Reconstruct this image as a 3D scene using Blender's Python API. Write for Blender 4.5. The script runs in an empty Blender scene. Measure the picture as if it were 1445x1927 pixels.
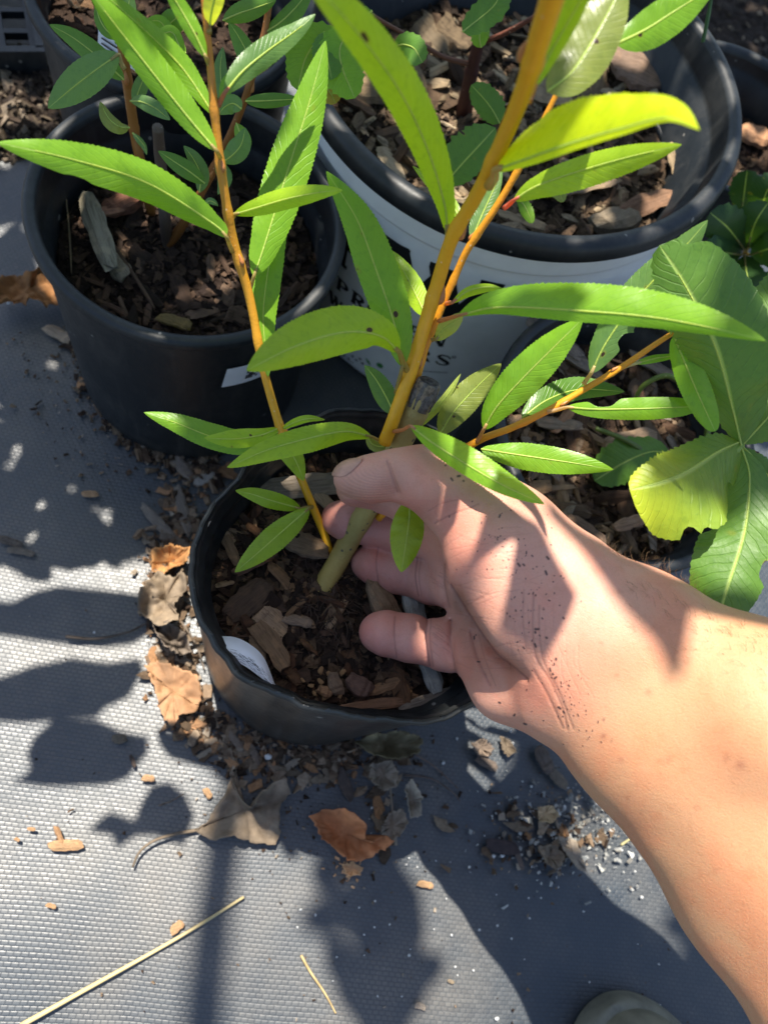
import bpy, bmesh, math, random
import numpy as np
from mathutils import Vector, Matrix, noise as mn

SC = bpy.context.scene
COL = SC.collection
R_ = math.radians
# ------------------------------------------------------------------ camera, sky, sun, exposure
CAM_H, PITCH, ROLL, FPX = 0.50, R_(66.2), R_(33.5), 1447.0
cF = np.array([0, math.cos(PITCH), -math.sin(PITCH)])
cU0 = np.array([0, math.sin(PITCH), math.cos(PITCH)])
cX0 = np.array([1.0, 0, 0])
cR = math.cos(ROLL) * cX0 + math.sin(ROLL) * cU0
cU = -math.sin(ROLL) * cX0 + math.cos(ROLL) * cU0
CC = np.array([0, 0, CAM_H])
cam = bpy.data.cameras.new("camera")
camo = bpy.data.objects.new("camera", cam); COL.objects.link(camo)
camo.matrix_world = Matrix(((cR[0], cU[0], -cF[0], 0), (cR[1], cU[1], -cF[1], 0), (cR[2], cU[2], -cF[2], CAM_H), (0, 0, 0, 1)))
cam.sensor_fit = 'VERTICAL'; cam.sensor_height = 36.0; cam.lens = 36.0 * FPX / 1927.0
cam.clip_start = 0.01; cam.clip_end = 500
cam.dof.use_dof = True; cam.dof.focus_distance = 0.325; cam.dof.aperture_fstop = cam.lens / 2.6
SC.camera = camo

SUN_EL = R_(68)
SUN_AZ = np.array([-0.80, 0.60]); SUN_AZ /= np.linalg.norm(SUN_AZ)
SUN = np.array([SUN_AZ[0] * math.cos(SUN_EL), SUN_AZ[1] * math.cos(SUN_EL), math.sin(SUN_EL)])
SC.world = bpy.data.worlds.new("World"); SC.world.use_nodes = True
wn = SC.world.node_tree
sky = wn.nodes.new('ShaderNodeTexSky'); sky.sky_type = 'NISHITA'; sky.sun_disc = False
sky.sun_elevation = SUN_EL; sky.sun_rotation = math.atan2(SUN_AZ[0], SUN_AZ[1])
wn.links.new(sky.outputs[0], wn.nodes['Background'].inputs[0]); wn.nodes['Background'].inputs[1].default_value = 0.07
sl = bpy.data.lights.new("sun", 'SUN'); sl.energy = 3.8; sl.angle = R_(0.53); sl.color = (1.0, 0.93, 0.82)
slo = bpy.data.objects.new("sun", sl); COL.objects.link(slo)
slo.rotation_euler = Vector(SUN).to_track_quat('Z', 'Y').to_euler(); slo.location = (0, 0, 5)
SC.view_settings.view_transform = 'Standard'; SC.view_settings.look = 'None'
SC.view_settings.exposure = 1.55; SC.view_settings.gamma = 1.0
SC.cycles.max_bounces = 8; SC.cycles.transparent_max_bounces = 8

# ------------------------------------------------------------------ places: pixel of the 1445x1927 photo + depth or height
def P(u, v, d):
    return CC + d * (cF + (u - 722.5) / FPX * cR - (v - 963.5) / FPX * cU)
def G(u, v, z):
    r = cF + (u - 722.5) / FPX * cR - (v - 963.5) / FPX * cU
    return CC + r * ((z - CAM_H) / r[2])
def depth(p): return float(np.dot(np.asarray(p) - CC, cF))
def pix(p):
    q = np.asarray(p) - CC; d = np.dot(q, cF)
    return 722.5 + FPX * np.dot(q, cR) / d, 963.5 - FPX * np.dot(q, cU) / d
def nrm(a):
    a = np.asarray(a, float); return a / (np.linalg.norm(a, axis=-1, keepdims=True) + 1e-12)

# ------------------------------------------------------------------ mesh builder
class MB:
    def __init__(s): s.v, s.f, s.uv, s.c = [], [], [], []
    def add(s, verts, faces, col=(.5, .5, .5), uvs=None):
        o = len(s.v); n = len(verts)
        s.v.extend([tuple(map(float, q)) for q in verts]); s.f.extend([tuple(i + o for i in q) for q in faces])
        s.uv.extend(uvs if uvs is not None else [(0.5, 0.25)] * n)
        if len(col) and not np.isscalar(col[0]): s.c.extend([tuple(q[:3]) + (q[3] if len(q) > 3 else 1,) for q in col])
        else: s.c.extend([(col[0], col[1], col[2], 1.0)] * n)
        return o
def wloc(o):
    l = np.zeros(3)
    while o is not None: l = l + np.array(o.location); o = o.parent
    return l
def obj(name, mb, m, parent=None, smooth=True, loc=None):
    me = bpy.data.meshes.new(name)
    off = np.zeros(3) if parent is None else wloc(parent)
    if loc is not None: off = np.array(loc)
    V = np.array(mb.v) - off
    me.from_pydata(V.tolist(), [], mb.f)
    uvl = me.uv_layers.new(name='UVMap')
    li = np.zeros(len(me.loops), int); me.loops.foreach_get('vertex_index', li)
    uvl.data.foreach_set('uv', np.array(mb.uv, np.float32)[li].ravel())
    ca = me.color_attributes.new('Col', 'FLOAT_COLOR', 'POINT'); ca.data.foreach_set('color', np.array(mb.c, np.float32).ravel())
    if smooth: me.polygons.foreach_set('use_smooth', [True] * len(me.polygons))
    me.materials.append(m); me.update()
    o = bpy.data.objects.new(name, me); COL.objects.link(o)
    if parent is not None: o.parent = parent
    elif loc is not None: o.location = loc
    return o
def tag(o, label=None, cat=None, group=None, kind=None):
    if label: o['label'] = label
    if cat: o['category'] = cat
    if group: o['group'] = group
    if kind: o['kind'] = kind
    return o
def thing(name, loc, label, cat, group=None):
    o = bpy.data.objects.new(name, None); o.empty_display_size = .02; COL.objects.link(o); o.location = tuple(loc)
    return tag(o, label, cat, group)
def spline(pts, n):
    """Catmull-Rom through rows of any width -> n rows"""
    p = np.array(pts, float)
    if len(p) == 2: t = np.linspace(0, 1, n)[:, None]; return p[0] * (1 - t) + p[1] * t
    p = np.vstack([2 * p[0] - p[1], p, 2 * p[-1] - p[-2]])
    seg = np.linalg.norm(np.diff(p[1:-1, :2], axis=0), axis=1) + 1e-9
    cum = np.concatenate([[0], np.cumsum(seg)]); out = []
    for x in np.linspace(0, cum[-1], n):
        i = min(np.searchsorted(cum, x, side='right') - 1, len(seg) - 1); t = (x - cum[i]) / seg[i]
        a, b, c, d = p[i], p[i + 1], p[i + 2], p[i + 3]
        out.append(.5 * ((2 * b) + (-a + c) * t + (2 * a - 5 * b + 4 * c - d) * t * t + (-a + 3 * b - 3 * c + d) * t ** 3))
    return np.array(out)
def tube(mb, pts, rad, sides=10, col=(.5, .5, .5), cap=True, wob=0):
    pts = np.array(pts); n = len(pts); rad = np.broadcast_to(np.array(rad, float), (n,))
    T = nrm(np.gradient(pts, axis=0)); ref = np.array([.3, .2, .93]); V = []; F = []; U = []
    a = np.cross(T[0], ref); a /= np.linalg.norm(a)
    for i in range(n):
        a = a - T[i] * np.dot(a, T[i]); a /= np.linalg.norm(a); b = np.cross(T[i], a)
        for k in range(sides):
            th = 2 * math.pi * k / sides; r = rad[i] * (1 + (wob * (mn.noise(Vector(pts[i] * 90 + k)) if wob else 0)))
            V.append(pts[i] + r * (math.cos(th) * a + math.sin(th) * b)); U.append((i / (n - 1), k / sides))
    for i in range(n - 1):
        for k in range(sides):
            F.append((i * sides + k, i * sides + (k + 1) % sides, (i + 1) * sides + (k + 1) % sides, (i + 1) * sides + k))
    if cap:
        F.append(tuple(range(sides))[::-1]); F.append(tuple((n - 1) * sides + k for k in range(sides)))
    mb.add(V, F, col, U)
def lathe(mb, prof, center, axis=(0, 0, 1), seg=96, col=(.5, .5, .5), rfun=None):
    """profile of (radius, height along axis); rfun(theta, r, h) may bend it"""
    ax = nrm(axis); a = nrm(np.cross([0, 1, 0], ax)); b = np.cross(ax, a); V = []; F = []; U = []
    for i, (r, h) in enumerate(prof):
        for k in range(seg):
            th = 2 * math.pi * k / seg; rr, hh = (r, h) if rfun is None else rfun(th, r, h)
            V.append(np.asarray(center) + rr * (math.cos(th) * a + math.sin(th) * b) + hh * ax); U.append((k / seg, i / len(prof)))
    for i in range(len(prof) - 1):
        for k in range(seg):
            F.append((i * seg + k, i * seg + (k + 1) % seg, (i + 1) * seg + (k + 1) % seg, (i + 1) * seg + k))
    mb.add(V, F, col, U)

# ------------------------------------------------------------------ materials
class NT:
    def __init__(s, name):
        s.m = bpy.data.materials.new(name); s.m.use_nodes = True; s.t = s.m.node_tree
        s.b = s.t.nodes['Principled BSDF']; s.out = s.t.nodes['Material Output']
    def n(s, typ, **kw):
        x = s.t.nodes.new('ShaderNode' + typ)
        for k, v in kw.items():
            if k.startswith('_'): setattr(x, k[1:], v)
            else: x.inputs[k.replace('__', ' ')].default_value = v
        return x
    def l(s, a, b): s.t.links.new(a, b)
    def val(s, x, y):
        if hasattr(x, 'links') or hasattr(x, 'is_output'): s.l(x, y)
        else: y.default_value = x
    def math(s, op, a, b=None, c=None, clamp=False):
        x = s.t.nodes.new('ShaderNodeMath'); x.operation = op; x.use_clamp = clamp
        for i, q in enumerate((a, b, c)):
            if q is not None: s.val(q, x.inputs[i])
        return x.outputs[0]
    def mix(s, fac, a, b, blend='MIX'):
        x = s.t.nodes.new('ShaderNodeMix'); x.data_type = 'RGBA'; x.blend_type = blend
        s.val(fac, x.inputs[0])
        for q, i in ((a, 6), (b, 7)):
            if isinstance(q, tuple): x.inputs[i].default_value = q if len(q) == 4 else q + (1,)
            else: s.l(q, x.inputs[i])
        return x.outputs[2]
    def ramp(s, fac, stops):
        x = s.t.nodes.new('ShaderNodeValToRGB'); e = x.color_ramp.elements
        while len(e) < len(stops): e.new(.5)
        for q, (p, c) in zip(e, stops): q.position = p; q.color = tuple(c) + ((1,) if len(c) == 3 else ())
        s.l(fac, x.inputs[0]); return x.outputs[0]
    def noise(s, vec, scale, detail=4, rough=.55):
        x = s.n('TexNoise', Scale=scale, Detail=detail, Roughness=rough)
        if vec is not None: s.l(vec, x.inputs['Vector'])
        return x.outputs['Fac']
    def smooth(s, x, lo, hi):
        m = s.t.nodes.new('ShaderNodeMapRange'); m.interpolation_type = 'SMOOTHSTEP'
        s.l(x, m.inputs[0]); m.inputs[1].default_value = lo; m.inputs[2].default_value = hi; return m.outputs[0]
    def bump(s, h, strength=.5, dist=.001, normal=None):
        x = s.n('Bump', Strength=strength, Distance=dist); s.l(h, x.inputs['Height'])
        if normal is not None: s.l(normal, x.inputs['Normal'])
        return x.outputs[0]
    def coord(s, which='Object'): return s.n('TexCoord').outputs[which]
    def geo(s): return s.n('NewGeometry').outputs['Position']
    def mapv(s, vec, scale=(1, 1, 1), rot=(0, 0, 0), loc=(0, 0, 0)):
        x = s.n('Mapping'); s.l(vec, x.inputs[0]); x.inputs['Scale'].default_value = scale; x.inputs['Rotation'].default_value = rot; x.inputs['Location'].default_value = loc
        return x.outputs[0]
    def col(s): return s.n('Attribute', _attribute_name='Col')

def mat_leaf(name, transl=.45, rough=.34, spots=.55, vein_bump=.28):
    k = NT(name); a = k.col().outputs['Color']
    uv = k.n('UVMap').outputs[0]; sp = k.n('SeparateXYZ'); k.l(uv, sp.inputs[0]); t, s01 = sp.outputs[0], sp.outputs[1]
    s = k.math('ABSOLUTE', k.math('MULTIPLY_ADD', s01, 2, -1))
    rnd = k.n('ObjectInfo').outputs['Random']
    rib = k.math('SUBTRACT', 1, k.smooth(s, .015, .075))
    vv = k.math('FRACT', k.math('SUBTRACT', k.math('ADD', k.math('MULTIPLY', t, 19), k.math('MULTIPLY_ADD', k.noise(k.coord('Object'), 60, 2), 1.6, -.8)), k.math('MULTIPLY', s, 2.6)))
    vein = k.math('SUBTRACT', 1, k.smooth(k.math('ABSOLUTE', k.math('SUBTRACT', vv, .5)), .02, .12))
    obv = k.coord('Object')
    nz = k.noise(obv, 70, 4); nf = k.noise(obv, 420, 3)
    c = k.mix(k.math('MULTIPLY', nz, .55), a, k.mix(1.0, a, (1.7, 1.35, .65), 'MULTIPLY'))
    c = k.mix(k.math('MULTIPLY', k.smooth(nf, .5, .72), .28), c, k.mix(1.0, a, (.55, .66, .6), 'MULTIPLY'))
    c = k.mix(k.math('MULTIPLY', vein, .13), c, k.mix(1.0, a, (1.7, 1.5, 1.6), 'MULTIPLY'))
    c = k.mix(k.math('MULTIPLY', rib, .75), c, (.44, .59, .17))
    # small brown leaf spots with dark rings
    cv = k.n('CombineXYZ'); k.l(k.math('MULTIPLY_ADD', t, 7, k.math('MULTIPLY', rnd, 37)), cv.inputs[0]); k.l(k.math('MULTIPLY', s01, 2.0), cv.inputs[1])
    vo = k.n('TexVoronoi', Scale=1.0); k.l(cv.outputs[0], vo.inputs['Vector'])
    sc = k.n('SeparateColor'); k.l(vo.outputs['Color'], sc.inputs[0])
    pick = k.math('GREATER_THAN', sc.outputs[0], 1 - spots * .55)
    rad = k.math('MULTIPLY_ADD', sc.outputs[1], .10, .035)
    dd = k.math('SUBTRACT', vo.outputs['Distance'], k.math('ADD', rad, k.math('MULTIPLY_ADD', nf, .12, -.06)))
    spot = k.math('MULTIPLY', k.math('SUBTRACT', 1, k.smooth(dd, -.012, .012)), pick)
    halo = k.math('MULTIPLY', k.math('MULTIPLY', k.math('SUBTRACT', 1, k.smooth(dd, 0, .12)), pick), .4)
    c = k.mix(halo, c, (.30, .30, .03)); c = k.mix(spot, c, (.05, .026, .014))
    k.l(c, k.b.inputs['Base Color']); k.b.inputs['Roughness'].default_value = rough; k.b.inputs['Specular IOR Level'].default_value = .55
    h = k.math('ADD', k.math('MULTIPLY', k.math('MAXIMUM', vein, rib), -.8), k.math('MULTIPLY', nf, .7))
    bn = k.bump(h, vein_bump, .0006); k.l(bn, k.b.inputs['Normal'])
    tr = k.n('BsdfTranslucent'); k.l(k.mix(1.0, c, (1.75, 1.6, .25), 'MULTIPLY'), tr.inputs[0]); k.l(bn, tr.inputs['Normal'])
    mx = k.n('MixShader', Fac=transl); k.l(k.b.outputs[0], mx.inputs[1]); k.l(tr.outputs[0], mx.inputs[2]); k.l(mx.outputs[0], k.out.inputs[0])
    return k.m
def mat_col(name, rough=.7, nscale=200, var=.5, bump=.4, bd=.0008, spec=.3, stretch=(1, 1, 1), grain=0):
    k = NT(name); a = k.col().outputs['Color']; o = k.mapv(k.coord('Object'), stretch)
    nz = k.noise(o, nscale, 5, .65); rnd = k.n('ObjectInfo').outputs['Random']
    f = k.math('MULTIPLY_ADD', nz, 2 * var, 1 - var)
    hs = k.n('HueSaturation'); k.l(a, hs.inputs['Color']); k.l(f, hs.inputs['Value'])
    c = hs.outputs[0]
    if grain:
        c = k.mix(k.math('MULTIPLY', k.smooth(k.noise(k.mapv(k.coord('Object'), (40, 420, 420)), 1, 4, .7), .48, .62), grain), c, (.035, .024, .016))
    k.l(c, k.b.inputs['Base Color']); k.b.inputs['Roughness'].default_value = rough; k.b.inputs['Specular IOR Level'].default_value = spec
    k.l(k.bump(nz, bump, bd), k.b.inputs['Normal'])
    return k.m
def mat_chip(name):
    k = NT(name); rnd = k.n('ObjectInfo').outputs['Random']; o = k.coord('Object')
    base = k.ramp(rnd, [(0, (.030, .017, .011)), (.3, (.075, .038, .022)), (.55, (.16, .088, .048)), (.75, (.24, .15, .085)), (.9, (.20, .165, .12)), (1, (.34, .25, .16))])
    ocol = k.n('ObjectInfo').outputs['Color']; sc = k.n('SeparateColor'); k.l(ocol, sc.inputs[0])
    base = k.mix(k.n('ObjectInfo').outputs['Alpha'], base, ocol)
    g = k.noise(k.mapv(o, (.05, .9, .9)), 28, 5, .75); g2 = k.noise(o, 5, 4)
    c = k.mix(k.math('MULTIPLY', k.smooth(g, .42, .68), .65), base, k.mix(1.0, base, (.28, .25, .23), 'MULTIPLY'))
    c = k.mix(k.math('MULTIPLY', k.smooth(g2, .5, .7), .5), c, k.mix(1.0, base, (1.5, 1.4, 1.25), 'MULTIPLY'))
    k.l(c, k.b.inputs['Base Color']); k.b.inputs['Roughness'].default_value = .8; k.b.inputs['Specular IOR Level'].default_value = .25
    k.l(k.bump(g, .8, .0012), k.b.inputs['Normal']); return k.m
def mat_plastic(name, base=(.006, .009, .0115), rough=.46, dust=.22):
    k = NT(name); g = k.geo()
    n1 = k.noise(g, 28, 5, .6); n2 = k.noise(g, 260, 4, .7); n3 = k.noise(k.mapv(g, (1, 1, .12)), 160, 3)
    vo = k.n('TexVoronoi', Scale=150.0); k.l(g, vo.inputs['Vector']); sc = k.n('SeparateColor'); k.l(vo.outputs['Color'], sc.inputs[0])
    sp = k.math('MULTIPLY', k.math('GREATER_THAN', sc.outputs[0], .93), k.math('LESS_THAN', vo.outputs['Distance'], k.math('MULTIPLY', sc.outputs[1], .26)))
    d = k.math('MULTIPLY', k.math('ADD', k.smooth(n1, .42, .75), k.math('MULTIPLY', k.smooth(n3, .5, .8), .6)), dust, clamp=True)
    c = k.mix(d, base, (.10, .095, .085)); c = k.mix(k.math('MULTIPLY', k.smooth(n2, .55, .75), .35 * dust), c, (.16, .14, .115))
    c = k.mix(k.math('MULTIPLY', sp, min(1, dust * 2)), c, (.36, .34, .30))
    k.l(c, k.b.inputs['Base Color']); k.l(k.math('MULTIPLY_ADD', n2, .3, rough - .1), k.b.inputs['Roughness'])
    k.b.inputs['Specular IOR Level'].default_value = .5
    k.l(k.bump(k.math('ADD', n3, k.math('MULTIPLY', n2, .4)), .18, .0008), k.b.inputs['Normal']); return k.m
def mat_flat(name, col, rough=.5, var=.15, scale=120, bump=.1, spec=.4):
    k = NT(name); g = k.coord('Object'); nz = k.noise(g, scale, 4, .6)
    c = k.mix(k.smooth(nz, .35, .75), col, tuple(x * (1 - var * 2) for x in col))
    k.l(c, k.b.inputs['Base Color']); k.b.inputs['Roughness'].default_value = rough; k.b.inputs['Specular IOR Level'].default_value = spec
    k.l(k.bump(nz, bump, .0006), k.b.inputs['Normal']); return k.m
def mat_stem(name, rough=.45, bump=.25):
    k = NT(name); a = k.col().outputs['Color']; g = k.geo(); n1 = k.noise(g, 220, 4); n2 = k.noise(g, 900, 3)
    c = k.mix(k.math('MULTIPLY', n1, .5), a, k.mix(1.0, a, (.62, .55, .5), 'MULTIPLY'))
    vo = k.n('TexVoronoi', Scale=330.0); k.l(g, vo.inputs['Vector']); sc = k.n('SeparateColor'); k.l(vo.outputs['Color'], sc.inputs[0])
    al = k.col().outputs['Alpha']
    dark = k.math('MULTIPLY', k.math('MULTIPLY', k.math('LESS_THAN', vo.outputs['Distance'], k.math('MULTIPLY_ADD', sc.outputs[1], .22, .1)), k.math('GREATER_THAN', sc.outputs[0], .7)), k.math('SUBTRACT', 1, al))
    c = k.mix(k.math('MULTIPLY', dark, .75), c, (.05, .045, .05))
    lt = k.math('MULTIPLY', k.math('MULTIPLY', k.math('LESS_THAN', vo.outputs['Distance'], .12), k.math('GREATER_THAN', sc.outputs[1], .7)), al)
    c = k.mix(k.math('MULTIPLY', lt, .5), c, (.75, .6, .4))
    k.l(c, k.b.inputs['Base Color']); k.b.inputs['Roughness'].default_value = rough
    k.b.inputs['Subsurface Weight'].default_value = .0
    k.l(k.bump(k.math('ADD', n1, n2), bump, .0006), k.b.inputs['Normal']); return k.m
M = {}
M['leaf'] = mat_leaf('willow_leaf_green')
M['leaf_dull'] = mat_leaf('dull_leaf_green', .3, .5, .15)
M['leaf_broad'] = mat_leaf('broad_leaf_green', .35, .45, .9, .45)
M['stem'] = mat_stem('willow_bark_yellow'); M['trunk'] = mat_stem('willow_bark_olive', .65, .6)
M['plastic'] = mat_plastic('black_pot_plastic'); M['plastic_thin'] = mat_plastic('thin_black_pot_plastic', (.008, .011, .013), .30, .30)
M['plastic_white'] = mat_flat('white_pot_plastic', (.88, .89, .88), .4, .05, 40, .05)
M['ink'] = mat_flat('black_ink', (.012, .014, .015), .5); M['ink_green'] = mat_flat('green_ink', (.06, .30, .06), .5)
M['tag'] = mat_flat('white_tag_plastic', (.80, .82, .86), .35, .04, 60, .05)
M['chip'] = mat_chip('bark_wood'); M['soil'] = mat_col('potting_soil', .9, 500, .6, .9, .0015, .2)
M['mulch'] = mat_col('bark_mulch', .85, 260, .6, .9, .0012, .2, (1, 1, 1), .7)
M['dry'] = mat_col('dry_leaf', .7, 160, .55, .5, .0008, .25)
M['straw'] = mat_col('straw', .5, 300, .2, .2, .0004); M['grit'] = mat_col('perlite', .8, 700, .2, .6, .0006, .2)
rng = np.random.default_rng(7); random.seed(7)
def vn(p, s, seed=0): return mn.noise(Vector((p[0] * s + seed * 17.3, p[1] * s - seed * 5.1, p[2] * s + seed * 3.7)))
# ------------------------------------------------------------------ ground and woven landscape cloth
def mat_cloth():
    k = NT('woven_landscape_cloth'); g = k.geo()
    wob = k.n('TexNoise', Scale=6.0, Detail=2.0); k.l(g, wob.inputs['Vector'])
    va = k.n('VectorMath', _operation='MULTIPLY_ADD'); k.l(wob.outputs['Color'], va.inputs[0]); va.inputs[1].default_value = (.012, .012, 0); k.l(g, va.inputs[2])
    m = k.mapv(va.outputs[0], (1, 1, 1), (0, 0, R_(-24))); sp = k.n('SeparateXYZ'); k.l(m, sp.inputs[0])
    PX, PY = .0038, .0024
    x = k.math('MULTIPLY', sp.outputs[0], 1 / PX); y = k.math('MULTIPLY', sp.outputs[1], 1 / PY)
    fy = k.math('FLOOR', y); x2 = k.math('ADD', x, k.math('MULTIPLY', k.math('MODULO', k.math('ABSOLUTE', fy), 2.0), .5))
    cx = k.math('ABSOLUTE', k.math('MULTIPLY_ADD', k.math('FRACT', x2), 2, -1)); cy = k.math('ABSOLUTE', k.math('MULTIPLY_ADD', k.math('FRACT', y), 2, -1))
    hx = k.math('SUBTRACT', 1, k.math('POWER', cx, 5.0)); hy = k.math('SUBTRACT', 1, k.math('POWER', cy, 4.0))
    h = k.math('MULTIPLY', hx, hy)
    wn_ = k.n('TexWhiteNoise', _noise_dimensions='2D'); cb = k.n('CombineXYZ'); k.l(k.math('FLOOR', x2), cb.inputs[0]); k.l(fy, cb.inputs[1]); k.l(cb.outputs[0], wn_.inputs['Vector'])
    fib = k.noise(k.mapv(m, (1, 14, 1)), 420, 3)
    dust = k.noise(g, 9, 6, .62); d2 = k.noise(g, 700, 3)
    base = k.mix(k.math('MULTIPLY', wn_.outputs['Value'], .6), (.012, .022, .033), (.026, .038, .050))
    dm = k.math('MULTIPLY', k.smooth(dust, .38, .75), .5)
    c = k.mix(dm, base, (.165, .145, .115)); c = k.mix(k.math('MULTIPLY', k.math('SUBTRACT', 1, h), .8), c, (.012, .017, .022))
    c = k.mix(k.math('MULTIPLY', k.smooth(d2, .6, .75), k.math('MULTIPLY_ADD', dm, 1.0, .12)), c, (.2, .18, .15))
    n3 = k.noise(g, 5.2, 4, .6); c = k.mix(k.math('MULTIPLY', k.smooth(n3, .62, .74), .35), c, (.05, .04, .03))
    k.l(c, k.b.inputs['Base Color']); k.l(k.math('MULTIPLY_ADD', wn_.outputs['Value'], .1, .42), k.b.inputs['Roughness']); k.b.inputs['Specular IOR Level'].default_value = .9
    hh = k.math('ADD', h, k.math('ADD', k.math('MULTIPLY', fib, .25), k.math('MULTIPLY', wn_.outputs['Value'], .5)))
    k.l(k.bump(hh, .3, .0004), k.b.inputs['Normal']); return k.m
def grid(n, m, fn, col=(.5, .5, .5)):
    b = MB(); V = [fn(i / (n - 1), j / (m - 1)) for i in range(n) for j in range(m)]
    b.add(V, [(i * m + j, (i + 1) * m + j, (i + 1) * m + j + 1, i * m + j + 1) for i in range(n - 1) for j in range(m - 1)], col, [(i / (n - 1), j / (m - 1)) for i in range(n) for j in range(m)])
    return b
gm = mat_flat('bare_earth', (.06, .045, .032), .95, .3, 30, .8)
tag(obj('ground', grid(2, 2, lambda a, b: (80 * (a - .5), 80 * (b - .5), -.016)), gm), kind='structure')
def clothz(x, y): return .0028 * vn((x, y, 0), 5) + .0016 * vn((x, y, 0), 13, 2)
tag(obj('ground_cloth', grid(170, 170, lambda a, b: ((a - .5) * 2.6, (b - .42) * 2.6, clothz((a - .5) * 2.6, (b - .42) * 2.6) - .002)), mat_cloth()), kind='structure')

# ------------------------------------------------------------------ chips: a few prototypes, then copies
def chip_mesh(seed, L=1, W=.36, T=.16, nx=9, ns=8):
    r = np.random.default_rng(seed); b = MB(); V = []
    bend = r.normal(0, .06); tw = r.normal(0, .25); off = r.normal(0, .05, (ns, 2))
    for i in range(nx):
        t = i / (nx - 1); x = (t - .5) * L; w = W * (1 + r.normal(0, .07)) * (.55 + .45 * min(1, 4.5 * min(t, 1 - t) + .25)); h = T * (.5 + .5 * min(1, 5 * min(t, 1 - t) + .2)) * (1 + r.normal(0, .12))
        for j in range(ns):
            a = 2 * math.pi * (j + .5) / ns; ca, sa = math.cos(a), math.sin(a); q = max(abs(ca), abs(sa)); ca, sa = ca / q ** .8, sa / q ** .8
            y, z = ca * w / 2 + off[j, 0] * W, sa * h / 2 + off[j, 1] * T
            y, z = y * math.cos(tw * (t - .5)) - z * math.sin(tw * (t - .5)), y * math.sin(tw * (t - .5)) + z * math.cos(tw * (t - .5))
            xe = x + (r.normal(0, .045) if i in (0, nx - 1) else r.normal(0, .01))
            V.append((xe, y + bend * math.sin(3 * t), z + bend * (t - .5) ** 2 * 2))
    F = [(i * ns + j, i * ns + (j + 1) % ns, (i + 1) * ns + (j + 1) % ns, (i + 1) * ns + j) for i in range(nx - 1) for j in range(ns)]
    F += [tuple(range(ns))[::-1], tuple((nx - 1) * ns + j for j in range(ns))]
    b.add(V, F, (.1, .07, .05)); return b
CHIPS = []
for s, (w, t) in enumerate([(.30, .14), (.45, .15), (.22, .12), (.6, .2), (.36, .22), (.75, .16), (.16, .1), (.5, .28), (.9, .5), (.4, .1)]):
    o = obj('bark_chip', chip_mesh(s, 1, w, t), M['chip'], smooth=False); CHIPS.append(o.data); bpy.data.objects.remove(o)
def put_chip(name, loc, size, rot, col=None, mesh=None, sc=(1, 1, 1)):
    o = bpy.data.objects.new(name, CHIPS[mesh if mesh is not None else random.randrange(10)]); COL.objects.link(o)
    o.location = tuple(loc); o.rotation_euler = rot; o.scale = (size * sc[0], size * sc[1], size * sc[2])
    o.color = (col + (1,)) if col else (0, 0, 0, 0); return o
def chip_px(u, v, z, ang, Lpx, Wpx, label, col, mesh=0, T=.3, name='bark_chip', cat='wood chip', tilt=0, group=None):
    """one particular piece: centre, direction and size as it lies on a surface of height z"""
    c = G(u, v, z); e = G(u + math.cos(ang) * Lpx / 2, v + math.sin(ang) * Lpx / 2, z); w = G(u - math.sin(ang) * Wpx / 2, v + math.cos(ang) * Wpx / 2, z)
    L = 2 * np.linalg.norm(e - c); W = 2 * np.linalg.norm(w - c); d = e - c
    ys = [q.co.y for q in CHIPS[mesh].vertices]; wy = max(ys) - min(ys); zs = [q.co.z for q in CHIPS[mesh].vertices]; wz = max(zs) - min(zs)
    o = put_chip(name, c + np.array([0, 0, W * T * .35]), 1, (random.uniform(-.25, .25), -tilt, math.atan2(d[1], d[0])), col, mesh, (L, W / wy, W * T / wz))
    return tag(o, label, cat, group)
def soil(name, label, c, R, z, amp, axis=(0, 0, 1), ncr=900, seed=1, cols=((.022, .014, .010), (.05, .03, .02), (.10, .062, .036)), cr=(.0012, .0042), rfun=None):
    r = np.random.default_rng(seed); b = MB(); nr, ns = 46, 120; V = []; Cc = []
    ax = nrm(axis)
    def hz(x, y): return amp * (vn((x, y, 0), 38, seed) + .55 * vn((x, y, 0), 95, seed + 1) + .35 * vn((x, y, 0), 240, seed + 2))
    def plane(x, y): return -(ax[0] * x + ax[1] * y) / ax[2]
    for i in range(nr):
        for j in range(ns):
            a = 2 * math.pi * j / ns; rr = (R if rfun is None else rfun(a)) * (i + .02) / (nr - 1); x, y = rr * math.cos(a), rr * math.sin(a)
            V.append((c[0] + x, c[1] + y, z + plane(x, y) + hz(x, y)))
            m = .5 + .9 * vn((x, y, 0), 150, seed + 5); q = np.array(cols[0]) * (1 - np.clip(m, 0, 1)) + np.array(cols[1]) * np.clip(m, 0, 1); Cc.append(tuple(q))
    F = [(i * ns + j, i * ns + (j + 1) % ns, (i + 1) * ns + (j + 1) % ns, (i + 1) * ns + j)[::-1] for i in range(nr - 1) for j in range(ns)]
    b.add(V, F, Cc)
    for _ in range(ncr):
        a = r.uniform(0, 2 * math.pi); rr = (R if rfun is None else rfun(a)) * math.sqrt(r.uniform(0, .98)); x, y = rr * math.cos(a), rr * math.sin(a)
        crumb(b, (c[0] + x, c[1] + y, z + plane(x, y) + hz(x, y)), r.uniform(*cr) * r.uniform(.6, 1.3), r, np.array(cols[r.integers(0, len(cols))]) * r.uniform(.6, 1.5))
    return tag(obj(name, b, M['soil'], smooth=False), label, 'potting mix', None, 'stuff'), (lambda x, y: z + plane(x - c[0], y - c[1]) + hz(x - c[0], y - c[1]))
CUBE = np.array([(x, y, z) for x in (-1, 1) for y in (-1, 1) for z in (-1, 1)], float)
CF = [(0, 1, 3, 2), (4, 6, 7, 5), (0, 4, 5, 1), (2, 3, 7, 6), (0, 2, 6, 4), (1, 5, 7, 3)]
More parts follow.
